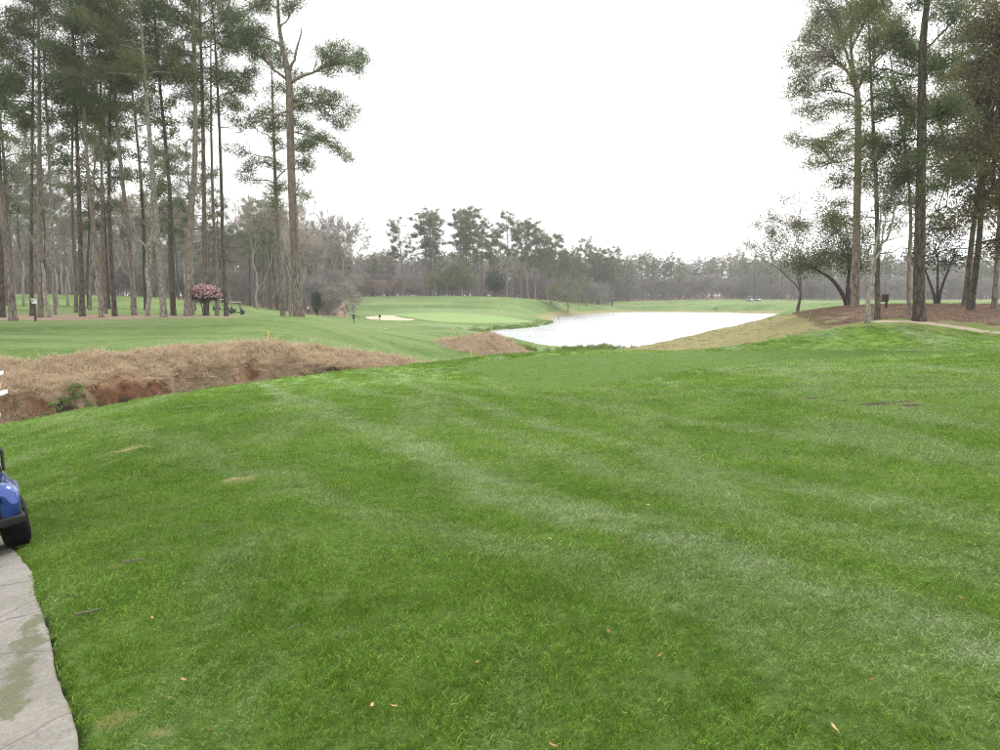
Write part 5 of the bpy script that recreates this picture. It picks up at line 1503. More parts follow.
M['weathered_wood'] = simple_mat('weathered_wood', (0.16, 0.115, 0.08), .85, 0, .3, 18)
M['dark_wood'] = simple_mat('dark_post_wood', (0.045, 0.035, 0.03), .85, 0, .3, 18)
M['tee_yellow'] = simple_mat('tee_marker_yellow', (0.72, 0.52, 0.22), .5, 0, .1, 30)
M['skin'] = simple_mat('skin', (0.42, 0.25, 0.17), .55, 0, .08, 10)
M['hair'] = simple_mat('hair', (0.06, 0.045, 0.035), .7, 0, .2, 60)
M['cloth_white'] = simple_mat('white_cotton', (0.78, 0.78, 0.78), .9, 0, .05, 14)
M['cloth_navy'] = simple_mat('navy_cloth', (0.018, 0.026, 0.065), .9, 0, .2, 14)
M['cloth_black'] = simple_mat('black_cloth', (0.016, 0.016, 0.018), .9, 0, .2, 14)
M['cloth_grey'] = simple_mat('grey_cloth', (0.12, 0.12, 0.125), .9, 0, .2, 14)
M['cloth_blue'] = simple_mat('blue_cloth', (0.08, 0.14, 0.30), .9, 0, .2, 14)
def glass_mat():
    m, nt, bs = new_mat('clear_windshield')
    nz = noise(nt, nd(nt, 'ShaderNodeTexCoord').outputs['Object'], 8, 3)
    nt.links.new(ramp(nt, nz, [(0.3, (0.90, 0.92, 0.93)), (0.7, (0.97, 0.98, 0.98))]), bs.inputs['Base Color'])
    bs.inputs['Transmission Weight'].default_value = 1.0; bs.inputs['Roughness'].default_value = .05; bs.inputs['IOR'].default_value = 1.2
    return m
M['glass'] = glass_mat()

def rotz(a):
    c, s = math.cos(a), math.sin(a)
    return np.array([[c, -s, 0], [s, c, 0], [0, 0, 1]])
def extrude_profile(g, prof_yz, x0, x1, mat=0):
    """closed outline in the YZ plane pushed along X"""
    P = np.asarray(prof_yz, float); n = len(P)
    V = np.vstack([np.column_stack([np.full(n, x0), P]), np.column_stack([np.full(n, x1), P])])
    j = np.arange(n); k = (j + 1) % n
    g.add(V, np.stack([j, k, k + n, j + n], -1), mat)
    base = g.n
    c0 = np.append([x0], P.mean(0)); c1 = np.append([x1], P.mean(0))
    V2 = np.vstack([V, c0, c1])
    T = np.vstack([np.stack([np.full(n, 2 * n), k, j], -1), np.stack([np.full(n, 2 * n + 1), j + n, k + n], -1)])
    g.add(V2, T, mat)

def fender_shell(side):
    """rear quarter: skinned from cross-sections so that the outer corner is rounded and the wheel arch is open"""
    g = Geo()
    ys = np.array([-1.17, -1.165, -1.14, -1.08, -.98, -.85, -.72, -.58, -.46, -.40])
    top = np.interp(ys, [-1.17, -1.14, -1.08, -.9, -.6, -.4], [.56, .605, .632, .645, .66, .665])
    out = np.interp(ys, [-1.17, -1.165, -1.14, -1.08, -.95, -.7, -.4], [.52, .545, .575, .595, .61, .615, .60])
    bot = np.array([.34 if y < -1.05 else max(.34, .25 + math.sqrt(max(0, .29 ** 2 - (y + .78) ** 2))) for y in ys])
    rows_ = []
    for y, t, o, b in zip(ys, top, out, bot):
        inn = .44
        ring = [(inn, b), (o - .02, b), (o, b + .02), (o + .006, (b + t) * .5), (o - .01, t - .09), (o - .035, t - .035), (o - .085, t - .008), (o - .14, t), (inn, t), ]
        rows_.append([(side * x, y, z) for x, z in ring])
    V = np.array(rows_); a, b_ = V.shape[:2]
    i = np.arange(a - 1)[:, None] * b_; j = np.arange(b_)[None]; k = (j + 1) % b_
    g.add(V.reshape(-1, 3), np.stack([i + j, i + b_ + j, i + b_ + k, i + k], -1).reshape(-1, 4))
    for row, flip in ((0, False), (a - 1, True)):
        c = V[row].mean(0); base = g.n
        jj = np.arange(b_); kk = (jj + 1) % b_
        T = np.stack([np.full(b_, b_), jj, kk], -1)
        g.add(np.vstack([V[row], c]), T[:, ::-1] if flip else T)
    return g

def golf_cart(loc, rz, paint, seat, roof, label, group=None, has_roof=True):
    root = empty('golf_cart', loc, rz)
    add = lambda n_, g, m, par=None, sm=False: g.build(n_, M[m], par or root, smooth=sm)
    g = Geo(); add_box(g, (0, .05, .29), (1.02, 2.1, .10), bevel=.03); add_box(g, (0, -.6, .36), (.62, .9, .12)); add('chassis', g, 'black_plastic')
    g = Geo(); add_box(g, (0, .42, .35), (1.06, .62, .03), bevel=.01); add('floor_mat', g, 'black_plastic')
    # front cowl
    g = Geo()
    extrude_profile(g, [(.70, .34), (.70, .80), (.78, .86), (.92, .80), (1.12, .66), (1.20, .56), (1.23, .46), (1.20, .36), (1.12, .30), (1.10, .42), (1.00, .50), (.86, .46), (.80, .34)], -.56, .56)
    cowl = add('front_cowl', g, paint)
    for s in (-1, 1):
        g = Geo(); add_lathe(g, [(0, 0), (.055, 0), (.06, -.03), (0, -.03)], (s * .38, 1.19, .56), 12, axis='y'); g.build('headlight', M['white_paint'], cowl)
    g = Geo(); add_box(g, (0, 1.22, .34), (.95, .10, .10), bevel=.03); add('front_bumper', g, 'black_plastic', sm=True)
    for s in (-1, 1):
        fen = add('rear_fender', fender_shell(s), paint, sm=True)
        g = Geo(); add_box(g, (s * .30, -1.175, .50), (.10, .03, .035), bevel=.01); g.build('tail_light', M['tail_red'], fen)
    # centre well, bag shelf and its rims
    g = Geo(); add_box(g, (0, -.80, .44), (.72, .70, .20)); add_box(g, (0, -1.00, .36), (.72, .34, .05)); add('bag_well', g, 'black_plastic')
    g = Geo()
    for s in (-1, 1):
        add_box(g, (s * .42, -.84, .662), (.13, .60, .04), bevel=.012); add_box(g, (s * .415, -1.06, .50), (.05, .24, .30), bevel=.012)
    add('deck_trim', g, 'black_plastic')
    g = Geo(); add_box(g, (0, -1.20, .312), (1.20, .08, .075), bevel=.014)
    for s in (-1, 1):
        add_box(g, (s * .585, -1.10, .312), (.04, .22, .072), bevel=.012)
    add('rear_bumper', g, 'black_plastic', sm=True)
    g = Geo(); add_box(g, (0, -.28, .53), (1.08, .52, .26), bevel=.02); add('seat_base', g, paint)
    g = Geo(); add_box(g, (0, -.24, .71), (1.10, .52, .12), bevel=.05); add('seat', g, seat, sm=True)
    g = Geo(); add_box(g, (0, -.56, .93), (1.06, .11, .36), bevel=.045); add('backrest', g, seat, sm=True)
    g = Geo()
    for s in (-1, 1):
        add_tube(g, resample([(s * .50, -.52, .70), (s * .53, -.60, .84), (s * .53, -.66, 1.02), (s * .40, -.70, 1.12)], 8), .018, 6)
        add_tube(g, [(s * .56, -.48, .66), (s * .58, -.40, .82), (s * .57, -.20, .86), (s * .56, -.02, .80), (s * .55, -.02, .66)], .016, 6)
    add_tube(g, [(-.40, -.70, 1.12), (.40, -.70, 1.12)], .018, 6)
    add_tube(g, [(-.40, -.92, .88), (.40, -.92, .88)], .02, 6); add_tube(g, [(-.40, -.62, .80), (-.40, -.92, .88)], .018, 6); add_tube(g, [(.40, -.62, .80), (.40, -.92, .88)], .018, 6)
    add('seat_rail', g, 'black_plastic')
    for s in (-1, 1):
        g = Geo(); extrude_profile(g, [(-1.06, .64), (-.94, .64), (-.96, .76), (-.98, .88), (-.90, .94), (-.92, .96), (-1.02, .93), (-1.06, .80)], s * .40, s * .445); add('bag_bracket', g, 'black_plastic')
    if has_roof:
        for sx, (ya, za, yb) in [(s, q) for s in (-1, 1) for q in ((.76, .78, .52), (-.62, .66, -.60))]:
            g = Geo(); add_tube(g, [(sx * .52, ya, za), (sx * .50, yb, 1.80)], .017, 6); add('roof_strut', g, 'black_plastic')
        g = Geo(); add_box(g, (0, -.02, 1.83), (1.08, 1.46, .07), bevel=.03); add('roof', g, roof, sm=True)
        g = Geo(); add_box(g, (0, .665, 1.28), (.98, .012, .92), rot=np.array([[1, 0, 0], [0, math.cos(.24), -math.sin(.24)], [0, math.sin(.24), math.cos(.24)]])); add('windshield', g, 'glass')
    g = Geo(); th = np.linspace(0, 2 * math.pi, 21)
    ctr = np.array([-.28, .42, .98]); e1 = np.array([1, 0, 0]); e2 = np.array([0, .42, .91]); 
    add_tube(g, [ctr + .17 * (math.cos(a) * e1 + math.sin(a) * e2) for a in th], .014, 6)
    add_tube(g, [ctr - .16 * e1, ctr + .16 * e1], .012, 5); add_tube(g, [ctr, (-.28, .72, .70)], .02, 6)
    add('steering_wheel', g, 'black_plastic')
    for sx in (-1, 1):
        for y in (-.78, .86):
            w = empty('wheel'); w.parent = root; w.location = (sx * .535, y, .229)
            g = Geo(); n = 28
            add_lathe(g, [(.10, -.10), (.17, -.108), (.205, -.10), (.224, -.08), (.229, -.04), (.229, .04), (.224, .08), (.205, .10), (.17, .108), (.10, .10)], (0, 0, 0), n, axis='x')
            for q in range(36):                         # tread lugs
                a = q * 2 * math.pi / 36
                R_ = np.array([[1, 0, 0], [0, math.cos(a), -math.sin(a)], [0, math.sin(a), math.cos(a)]])
                add_box(g, R_ @ np.array([(-1) ** q * .045, 0, .230]), (.08, .022, .012), rot=R_)
            g.build('tyre', M['rubber'], w, smooth=False)
            g = Geo(); add_lathe(g, [(.0, .06), (.04, .07), (.05, .045), (.10, .05), (.115, .09), (.12, .09), (.12, -.09), (.0, -.06)], (0, 0, 0), 18, axis='x')
            g.build('rim', M['grey_metal'], w, smooth=False)
    tag(root, label, 'golf cart', group)
    return root
M['tail_red'] = simple_mat('red_tail_light', (0.35, 0.01, 0.01), .25, 0, .1, 10)

# blue cart parked on the path, only its right rear corner in view
yaw = math.radians(38)
fwd = np.array([-math.sin(yaw), math.cos(yaw)]); rgt = np.array([math.cos(yaw), math.sin(yaw)])
corner = at(32.0, 520, 6.45)[:2]
cc = corner - rgt * .61 + fwd * 1.17
q = [cc + fwd * y - rgt * -x for x, y in ((.5, -.78), (-.5, -.78), (.5, .86), (-.5, .86))]
zs = [gz(*p_) for p_ in q]; zs = np.array(zs)
pz = base_z(np.array([p_[0] for p_ in q]), np.array([p_[1] for p_ in q]))
zs = pz + .006
cart = golf_cart((cc[0], cc[1], float(zs.mean())), yaw, 'blue_paint', 'seat_cream', 'roof_beige', 'blue golf cart parked on the concrete path at the left edge', 'golf carts')
pitch_ = math.atan2(zs[2:].mean() - zs[:2].mean(), 1.64); roll_ = math.atan2(zs[0::2].mean() - zs[1::2].mean(), 1.0)
cart.rotation_mode = 'QUATERNION'
from mathutils import Euler
cart.rotation_quaternion = (Matrix.Rotation(yaw, 3, 'Z') @ Matrix.Rotation(pitch_, 3, 'X') @ Matrix.Rotation(-roll_, 3, 'Y')).to_quaternion()
cart_mat = Matrix.Translation(Vector((cc[0], cc[1], float(zs.mean())))) @ cart.rotation_quaternion.to_matrix().to_4x4()

def golf_bag(M4, x, label, seed, heads):
    root = empty('golf_bag')
    root.matrix_world = M4 @ Matrix.Translation(Vector((x, -.98, .40))) @ Matrix.Rotation(math.radians(-9), 4, 'X') @ Matrix.Rotation(math.radians(10 if x > 0 else -4), 4, 'Y')
    g = Geo(); add_lathe(g, [(0, 0), (.125, 0), (.13, .03), (.12, .12), (.118, .5), (.125, .78), (.135, .84)], n=18); g.build('bag_body', M['bag_black'], root, smooth=True)
    g = Geo(); add_lathe(g, [(.118, .80), (.142, .80), (.146, .86), (.135, .875), (.118, .86)], n=18); g.build('collar', M['bag_white'], root, smooth=True)
    g = Geo(); add_box(g, (0, -.15, .30), (.18, .10, .34), bevel=.04); g.build('pocket', M['bag_black'], root, smooth=True)
    g = Geo(); add_tube(g, resample([(-.02, -.14, .78), (-.03, -.20, .6), (-.03, -.20, .35), (-.02, -.14, .2)], 10), .015, 6); g.build('strap', M['bag_black'], root)
    r = np.random.default_rng(seed)
    for hx, hy, hz, kind in heads:
        cl = empty('golf_club'); cl.parent = root
        b = np.array([hx * .35, hy * .35, .30]); t = np.array([hx, hy, hz])
        g = Geo(); add_tube(g, [b, t], .006, 6); g.build('shaft', M['steel'], cl)
        a = r.uniform(-.5, .5) + (0 if hx > 0 else math.pi)
        g = Geo()
        if kind == 'iron':
            P = np.array([(0, 0), (.03, -.004), (.078, .016), (.082, .05), (.05, .046), (.0, .03)])
            V = np.vstack([np.column_stack([P[:, 0], np.full(6, -.009), P[:, 1]]), np.column_stack([P[:, 0], np.full(6, .009), P[:, 1]])]) @ rotz(a).T + t
            j = np.arange(6); k = (j + 1) % 6
            g.add(V, np.vstack([np.stack([j, k, k + 6, j + 6], -1), [[3, 2, 1, 0], [5, 4, 3, 0], [6, 7, 8, 9], [6, 9, 10, 11]]]))
        else:
            add_lathe(g, [(0, -.03), (.04, -.025), (.058, 0), (.045, .022), (0, .03)], t + rotz(a) @ np.array([.045, 0, .02]), 12)
        g.build('club_head', M['steel'] if kind == 'iron' else M['bag_white'], cl, smooth=(kind != 'iron'))
    tag(root, label, 'golf bag', 'golf bags on the blue cart')
golf_bag(cart_mat, .31, 'black golf bag with steel clubs on the right of the blue cart', 3,
         [(.10, .0, 1.19, 'iron'), (.06, .07, 1.10, 'iron'), (.12, -.05, 1.02, 'iron'), (.0, .09, 1.22, 'wood'), (-.08, .03, 1.12, 'iron'), (-.06, -.07, 1.0, 'iron'), (.04, -.08, .99, 'iron')])
golf_bag(cart_mat, -.20, 'black golf bag with steel clubs on the left of the blue cart', 4, [(.06, .02, 1.15, 'iron'), (-.08, .05, 1.18, 'wood'), (-.05, -.06, 1.04, 'iron')])

# far carts
p = put(236, 313.5, 112)
golf_cart(p, -math.pi / 2 + .15, 'dark_green_paint', 'black_plastic', 'roof_beige', 'dark golf cart with a beige roof right of the azalea', 'golf carts')
p = put(221, 313.8, 118)
golf_cart(p, -math.pi / 2 + .3, 'dark_green_paint', 'seat_cream', 'roof_beige', 'second dark golf cart half hidden behind the trunk by the azalea', 'golf carts')
p = put(749.5, 300.8, 292); golf_cart(p, math.pi + .55, 'white_paint', 'cloth_blue', 'white_paint', 'white golf cart far beyond the pond, left of two', 'golf carts')
p = put(757.5, 300.8, 292); golf_cart(p, math.pi + .6, 'white_paint', 'cloth_blue', 'white_paint', 'white golf cart far beyond the pond, right of two', 'golf carts')

# people
def person(loc, rz, shirt, legs, label, stride=.25, cap=None, arm=(.12, .12), shorts=False, lean=.04, hold=None, shoes='cloth_black', bend=0.0):
    root = empty('person', loc, rz)
    v, e, rad, reg = [], [], [], []
    def P(x, y, z, r, k, par=None):
        v.append((x, y + lean * max(0, z - .9) + bend * max(0, z - .95), z - abs(bend) * .18 * max(0, z - .95))); rad.append(r); reg.append(k)
        if par is not None:
            e.append((par, len(v) - 1))
        return len(v) - 1
    pel = P(0, 0, .96, (.155, .115), 1)
    wa = P(0, .0, 1.10, (.145, .105), 0, pel); ch = P(0, .0, 1.30, (.165, .115), 0, wa); ub = P(0, -.01, 1.42, (.13, .09), 0, ch)
    nk = P(0, .0, 1.52, (.055, .055), 2, ub); h0 = P(0, .02, 1.58, (.068, .078), 2, nk); h1 = P(0, .025, 1.66, (.076, .095), 2, h0); h2 = P(0, .015, 1.74, (.062, .078), 2, h1)
    for s, st in ((-1, stride), (1, -stride)):
        hp = P(s * .095, 0, .90, (.095, .10), 1, pel)
        kn = P(s * .10, st * .50 + .03, .50, (.062, .065), 1 if not shorts else 2, hp)
        an = P(s * .10, st * 1.0 - .02, .10, (.042, .045), 1 if not shorts else 2, kn)
        P(s * .105, st * 1.0 + .06, .045, (.045, .042), 3, an)
        P(s * .112, st * 1.0 + .17, .035, (.04, .03), 3, len(v) - 1)
        sh = P(s * .19, -.01, 1.42, (.068, .068), 0, ub)
        sw = arm[0] if s < 0 else arm[1]
        el = P(s * .25, -sw * .4, 1.15, (.045, .047), 0, sh)
        wr = P(s * .25, sw + .06, .93, (.030, .034), 2, el)
        pm = P(s * .245, sw + .10, .86, (.022, .042), 2, wr)
        for f in range(4):                       # fingers, curled a little
            a_ = P(s * .245, sw + .075 + f * .020, .80 - .01 * (f in (1, 2)), (.009, .009), 2, pm)
            P(s * .232, sw + .085 + f * .020, .765 - .008 * (f in (1, 2)), (.008, .008), 2, a_)
        a_ = P(s * .232, sw + .15, .845, (.010, .010), 2, pm); P(s * .225, sw + .165, .81, (.009, .009), 2, a_)
    me = bpy.data.meshes.new('body_skeleton'); me.from_pydata(v, e, [])
    ob = bpy.data.objects.new('body_skeleton', me); COL.objects.link(ob)
    md = ob.modifiers.new('skin', 'SKIN'); ob.modifiers.new('sub', 'SUBSURF').levels = 1; ob.modifiers['sub'].render_levels = 1
    if not me.skin_vertices:
        return root
    for i_, sv in enumerate(me.skin_vertices[0].data):
        sv.radius = rad[i_]; sv.use_root = (i_ == 0)
    dg = bpy.context.evaluated_depsgraph_get()
    body = bpy.data.meshes.new_from_object(ob.evaluated_get(dg)); body.name = 'body'
    bpy.data.objects.remove(ob)
    mats = [shirt, legs, 'skin', shoes]
    body.materials.clear()
    for m_ in mats:
        body.materials.append(M[m_])
    A = np.array(v); reg = np.array(reg)
    E = np.array(e); M0 = (A[E[:, 0]] + A[E[:, 1]]) / 2
    for poly in body.polygons:
        c = np.array(poly.center)
        poly.material_index = int(reg[np.argmin(((A - c) ** 2).sum(1))]); poly.use_smooth = True
    bo = bpy.data.objects.new('body', body); COL.objects.link(bo); bo.parent = root
    hd = np.array(v[h1])
    g = Geo(); add_lathe(g, [(0, .115), (.05, .105), (.082, .06), (.09, .01), (.085, -.02)], hd + np.array([0, -.015, .02]), 12); g.build('hair', M['hair'], root, smooth=True)
    g = Geo()
    add_box(g, hd + np.array([0, .10, -.01]), (.025, .035, .04), bevel=.01)
    for s in (-1, 1):
        add_box(g, hd + np.array([s * .08, .0, -.005]), (.018, .035, .055), bevel=.007)
    g.build('face', M['skin'], root, smooth=True)
    if cap:
        g = Geo(); add_lathe(g, [(0, .135), (.055, .125), (.09, .075), (.096, .02)], hd + np.array([0, -.005, .02]), 14); add_box(g, hd + np.array([0, .13, .035]), (.13, .13, .012), bevel=.004)
        g.build('cap', M[cap], root, smooth=True)
    return tag(root, label, 'person', 'golfers')
def face_to(dx, dy):
    return math.atan2(-dx, dy)
p = put(353.8, 323.2, 133); person(p, face_to(.35, 1), 'cloth_navy', 'cloth_black', 'person in a navy jacket and dark trousers walking towards the far bunker', .22, None, (.1, .0))
p = put(379.8, 322.4, 135); person(p, face_to(-.9, .5), 'cloth_black', 'cloth_white', 'person in a black shirt, white cap and white shorts in front of the bunker', .12, 'cloth_white', (.16, .2), True, shoes='cloth_white')
p = put(308.2, 315, 150); person(p, face_to(.2, 1), 'cloth_white', 'cloth_black', 'person in a white shirt just right of the big pine', .10, None, (.05, .1))
p = put(713.8, 304.8, 255); person(p, face_to(.9, .4), 'cloth_white', 'cloth_black', 'person in a white shirt with a push cart beyond the pond', .2, 'cloth_white', (.3, .3))
p = put(791, 301.6, 285); person(p, face_to(-.2, -1), 'cloth_grey', 'cloth_black', 'person in dark clothes far off near the bronze leaved tree', .1, None, (.1, .1))
# push cart beside the far golfer
p = put(717.2, 304.8, 255)
root = empty('push_cart', p, .5)
for s in (-1, 1):
    w = Geo(); add_lathe(w, [(.10, -.02), (.15, -.022), (.155, 0), (.15, .022), (.10, .02)], (s * .30, 0, .155), 16, axis='x'); w.build('wheel', M['rubber'], root)
w = Geo(); add_lathe(w, [(.08, -.02), (.13, -.022), (.135, 0), (.13, .022), (.08, .02)], (0, .65, .135), 16, axis='x'); w.build('wheel', M['rubber'], root)
g = Geo(); add_tube(g, [(-.3, 0, .155), (.3, 0, .155)], .014, 6); add_tube(g, [(0, .65, .135), (0, .1, .35), (0, -.25, .85), (0, -.42, 1.02)], .016, 6); add_tube(g, [(-.12, -.42, 1.02), (.12, -.42, 1.02)], .014, 6); g.build('frame', M['grey_metal'], root)
tag(root, 'three wheeled push cart beside the golfer in white beyond the pond', 'push cart')
bag = empty('golf_bag', (p[0], p[1], p[2])); bag.rotation_euler = (math.radians(-32), 0, .5)
g = Geo(); add_lathe(g, [(0, .18), (.12, .18), (.125, .22), (.115, .6), (.13, 1.0), (.11, 1.0)], (0, .06, .12), 14); g.build('bag_body', M['bag_black'], bag, smooth=True)
g = Geo()
for k in range(5):
    a = k * 1.25; add_tube(g, [(.05 * math.cos(a), .06 + .05 * math.sin(a), 1.0), (.08 * math.cos(a), .06 + .08 * math.sin(a), 1.32)], .012, 5)
g.build('clubs', M['steel'], bag)['kind'] = 'stuff'
tag(bag, 'black golf bag on the push cart beyond the pond', 'golf bag')

# yellow hazard stakes
def stake(x, y, d, h, tilt, label):
    p = put(x, y, d)
    root = empty('hazard_stake', p)
    g = Geo(); add_box(g, (0, 0, h / 2 - .1), (.05, .05, h + .2), bevel=.008); g.build('post', M['yellow_stake'], root)
    g = Geo(); add_lathe(g, [(.034, 0), (.032, .02), (.0, .045)], (0, 0, h), 8); g.build('tip', M['yellow_stake'], root)
    root.rotation_euler = (0.05, tilt, .3)
    tag(root, label, 'stake', 'yellow hazard stakes')
stake(267.5, 345, 38.6, .62, .14, 'leaning yellow stake on the ditch bank below the dark golf cart')
stake(472, 358, 52, .85, -.12, 'yellow stake at the left foot of the brown spoil mound')
stake(491, 342.5, 57.5, .95, .08, 'yellow stake on top of the brown spoil mound')
# nest box on a post by the left pines
p = put(35.4, 319, 53.5)
root = empty('nest_box', p)
g = Geo(); add_box(g, (0, 0, .55), (.11, .11, 1.4)); g.build('post', M['dark_wood'], root)
g = Geo(); add_box(g, (0, 0, 1.38), (.22, .22, .30)); bx_ = g.build('box', M['cloth_white'], root)
g = Geo(); add_box(g, (0, -.03, 1.56), (.30, .34, .05)); g.build('roof', M['roof_beige'], root)
g = Geo(); add_lathe(g, [(0, -.006), (.05, -.006), (.05, .006), (0, .006)], (-.02, -.118, 1.40), 12, axis='y'); g.build('entrance_hole', M['cloth_black'], bx_)
tag(root, 'white nest box on a dark post before the left pines', 'nest box')
# wooden box on a post between the right-hand trunks
p = put(884.5, 308.8, 49)
root = empty('wooden_box', p)
g = Geo(); add_box(g, (.10, 0, .35), (.10, .10, .9)); g.build('post', M['dark_wood'], root)
g = Geo(); add_box(g, (0, 0, .66), (.34, .26, .44), bevel=.01); g.build('box', M['dark_wood'], root)
g = Geo(); add_box(g, (0, 0, .90), (.42, .34, .045)); g.build('lid', M['weathered_wood'], root)
g = Geo(); add_box(g, (-.22, 0, .62), (.07, .10, .40)); g.build('side_panel', M['weathered_wood'], root)
tag(root, 'dark wooden box on a post between the right mound trunks', 'box')
# flag, pond post, tee markers
p = put(501, 319.5, 172)
root = empty('flagstick', p)
g = Geo(); add_tube(g, [(0, 0, -.1), (0, 0, 2.1)], .022, 6); g.build('pole', M['bag_white'], root)
g = Geo(); n = 7
xs = np.linspace(0, .42, n); V = []
for z in (2.08, 1.80):
    for x_ in xs:
        V.append((x_, .05 * math.sin(x_ * 14) + .02, z - .10 * x_ - (.10 if z > 2 else -.06) * x_))
i = np.arange(n - 1); g.add(V, np.stack([i, i + 1, i + 1 + n, i + n], -1)); g.build('flag', M['cloth_white'], root)
tag(root, 'thin white flagstick on the putting green', 'flagstick')
p = put(558.5, 314, 190)
root = empty('marker_post', p)
g = Geo(); add_box(g, (0, 0, .7), (.16, .16, 1.6), bevel=.02); g.build('post', M['dark_wood'], root)
g = Geo(); add_box(g, (0, 0, 1.62), (.24, .24, .34), bevel=.03); g.build('cap', M['bag_white'], root)
tag(root, 'white topped marker post on the bank at the head of the pond', 'post')
for x, lab in ((385, 'yellow tee marker on the left of the far tee'), (453, 'yellow tee marker on the right of the far tee')):
    p = put(x, 331, 95)
    root = empty('tee_marker', p)
    g = Geo(); add_lathe(g, [(0, 0), (.07, .005), (.12, .05), (.135, .11), (.11, .18), (.06, .225), (0, .235)], n=14); g.build('ball', M['tee_yellow'], root, smooth=True)
    g = Geo(); add_lathe(g, [(.02, -.15), (.02, .02)], n=6); g.build('spike', M['dark_wood'], root)
    tag(root, lab, 'tee marker', 'tee markers on the far tee')
p = put(352.5, 305, 186)
root = empty('tee_sign', p)
g = Geo(); add_box(g, (.18, 0, .2), (.08, .08, .7)); add_box(g, (-.18, 0, .2), (.08, .08, .7)); g.build('post', M['dark_wood'], root)['kind'] = 'stuff'
g = Geo(); add_box(g, (-.12, 0, .45), (.5, .16, .45), bevel=.03); g.build('panel', M['bag_white'], root)
g = Geo(); add_box(g, (.22, 0, .42), (.22, .15, .40), bevel=.03); g.build('side_panel', M['tail_red'], root)
tag(root, 'tiny white and red sign at the crest left of the bunker', 'sign')

# litter on the near lawn: leaves, sticks
M['dead_leaf'] = leafy('dead_leaf', [(0.14, 0.06, 0.02), (0.34, 0.17, 0.06), (0.55, 0.36, 0.17)], trans=.2)
M['stick'] = simple_mat('grey_stick', (0.14, 0.12, 0.10), .85, 0, .3, 30)
def leaf_obj(x, y, size, seed, label):
    p = ground_hit(x, y, 1.2, 40); r = np.random.default_rng(seed)
    n = 7; u = np.linspace(-1, 1, n); w = .38 * np.sqrt(np.clip(1 - u ** 2, 0, 1)) * (1 + .15 * r.normal(0, 1, n))
    L = np.column_stack([u, -w, .25 * u ** 2 + .22 * w]); C = np.column_stack([u, u * 0, .22 * u ** 2]); R_ = np.column_stack([u, w, .25 * u ** 2 + .22 * w])
    V = np.vstack([L, C, R_]) * size / 2
    i = np.arange(n - 1)
    g = Geo(); g.add(V, np.vstack([np.stack([i, i + 1, i + 1 + n, i + n], -1), np.stack([i + n, i + n + 1, i + 2 * n + 1, i + 2 * n], -1)]), 0, r.uniform(.1, 1))
    root = empty('fallen_leaf', (p[0], p[1], gz(p[0], p[1]) + .028))
    g.build('blade', M['dead_leaf'], root)
    g = Geo(); add_tube(g, [(-size * .5, 0, size * .1), (-size * .75, size * .05, size * .06)], .0012, 4); g.build('leaf_stalk', M['dead_leaf'], root)
    root.rotation_euler = (r.normal(0, .35), r.normal(0, .35), r.uniform(0, 6.28))
    tag(root, label, 'leaf', 'fallen leaves on the near lawn')
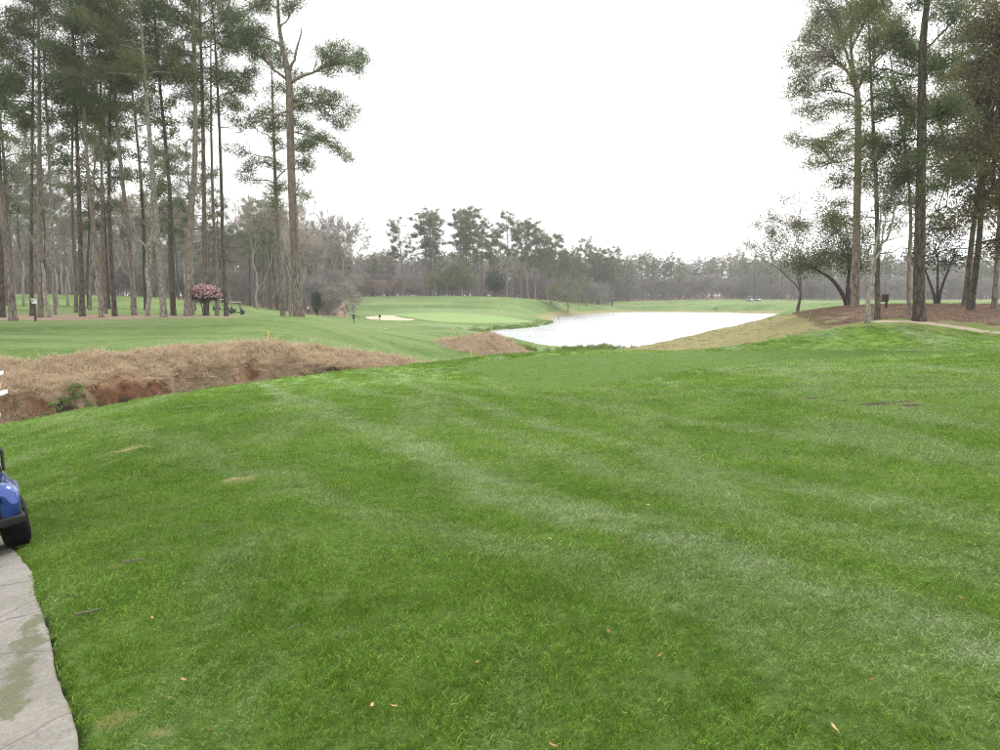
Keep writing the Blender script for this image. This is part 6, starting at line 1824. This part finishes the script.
for k, (x, y, s_, lab) in enumerate([
    (506, 585, .035, 'pale fallen leaf right in the middle of the near lawn'), (608, 637, .050, 'orange fallen leaf right of centre on the near lawn'), (525, 620, .04, 'reddish fallen leaf below and right of the pale one'),
    (478, 668, .035, 'small tan fallen leaf at the lower centre of the lawn'), (871, 686, .045, 'orange fallen leaf at the lower right of the lawn'), (661, 661, .04, 'thin brown fallen leaf right of the lower centre'),
    (697, 669, .035, 'brown fallen leaf close right of the thin brown one'), (394, 713, .03, 'small brown fallen leaf near the bottom left of centre'), (372, 712, .03, 'tan fallen leaf just left of the small brown one at the bottom'),
    (553, 753, .04, 'brown fallen leaf at the very bottom centre'), (834, 735, .05, 'dark brown fallen leaf at the bottom right'), (208, 738, .05, 'brown fallen leaf at the bottom left of the lawn'),
    (171, 704, .045, 'curled brown fallen leaf near the path, lower left'), (184, 685, .035, 'small orange fallen leaf near the path, lower left'), (152, 623, .03, 'dark small fallen leaf beside the path'),
    (620, 546, .04, 'pale brown fallen leaf in the middle right of the lawn'), (654, 546, .035, 'pale fallen leaf a little right of the middle of the lawn'), (550, 542, .035, 'reddish fallen leaf at the middle of the lawn'),
    (961, 603, .035, 'reddish fallen leaf at the right edge of the lawn'), (349, 492, .045, 'whitish fallen leaf at the left middle of the lawn'), (648, 508, .045, 'whitish fallen leaf upper right of the lawn'),
    (151, 529, .04, 'white fallen leaf on the lawn right of the blue cart'), (131, 626, .03, 'pale fallen leaf between the path and the lawn'), (640, 760, .04, 'brown fallen leaf cut by the bottom edge'), (930, 413, .10, 'pale fallen leaf right of the bare soil scar')]):
    leaf_obj(x, y, s_, 900 + k, lab)
for k, (x, y, L_, a_, lab) in enumerate([(134, 566, .16, .25, 'short grey stick lying on the lawn near the blue cart'), (87, 618, .13, .6, 'grey stick lying beside the path'), (343, 638, .10, 1.0, 'thin pale twig left of centre on the lawn'), (297, 633, .12, .5, 'thin brown twig on the left of the lawn')]):
    p = ground_hit(x, y, 1.2, 40); r = np.random.default_rng(950 + k)
    root = empty('fallen_stick', (p[0], p[1], gz(p[0], p[1]) + .03), a_)
    g = Geo(); add_tube(g, curve_pts(np.array([-L_ / 2, 0, 0]), np.array([L_ / 2, 0, .01]), .02, r, 6, .03), np.linspace(.007, .004, 6) * (1 if k < 2 else .35), 6); g.build('stick_body', M['stick'], root, smooth=True)
    g = Geo(); add_tube(g, [(0, 0, .004), (L_ * .15, .03, .012)], .003 if k < 2 else .001, 5); g.build('side_shoot', M['stick'], root)
    tag(root, lab, 'stick', 'sticks on the near lawn')

# ------------------------------------------------------------------ moist air
m = bpy.data.materials.new('moist_air'); m.use_nodes = True
nt = m.node_tree; nt.nodes.clear()
out_ = nt.nodes.new('ShaderNodeOutputMaterial'); pv = nt.nodes.new('ShaderNodeVolumePrincipled')
pv.inputs['Color'].default_value = (0.93, 0.94, 0.96, 1); pv.inputs['Density'].default_value = HAZE = 0.00048
pv.inputs['Anisotropy'].default_value = 0.2
nt.links.new(pv.outputs['Volume'], out_.inputs['Volume'])
g = Geo(); zt, zb = 40.0, float(GZ.min()) - 1.0
add_box(g, (0, 0, (zt + zb) / 2), (1320, 1320, zt - zb))
tag(g.build('haze', m), 'thin pale haze between the near trees and the far woods', None, kind='stuff')
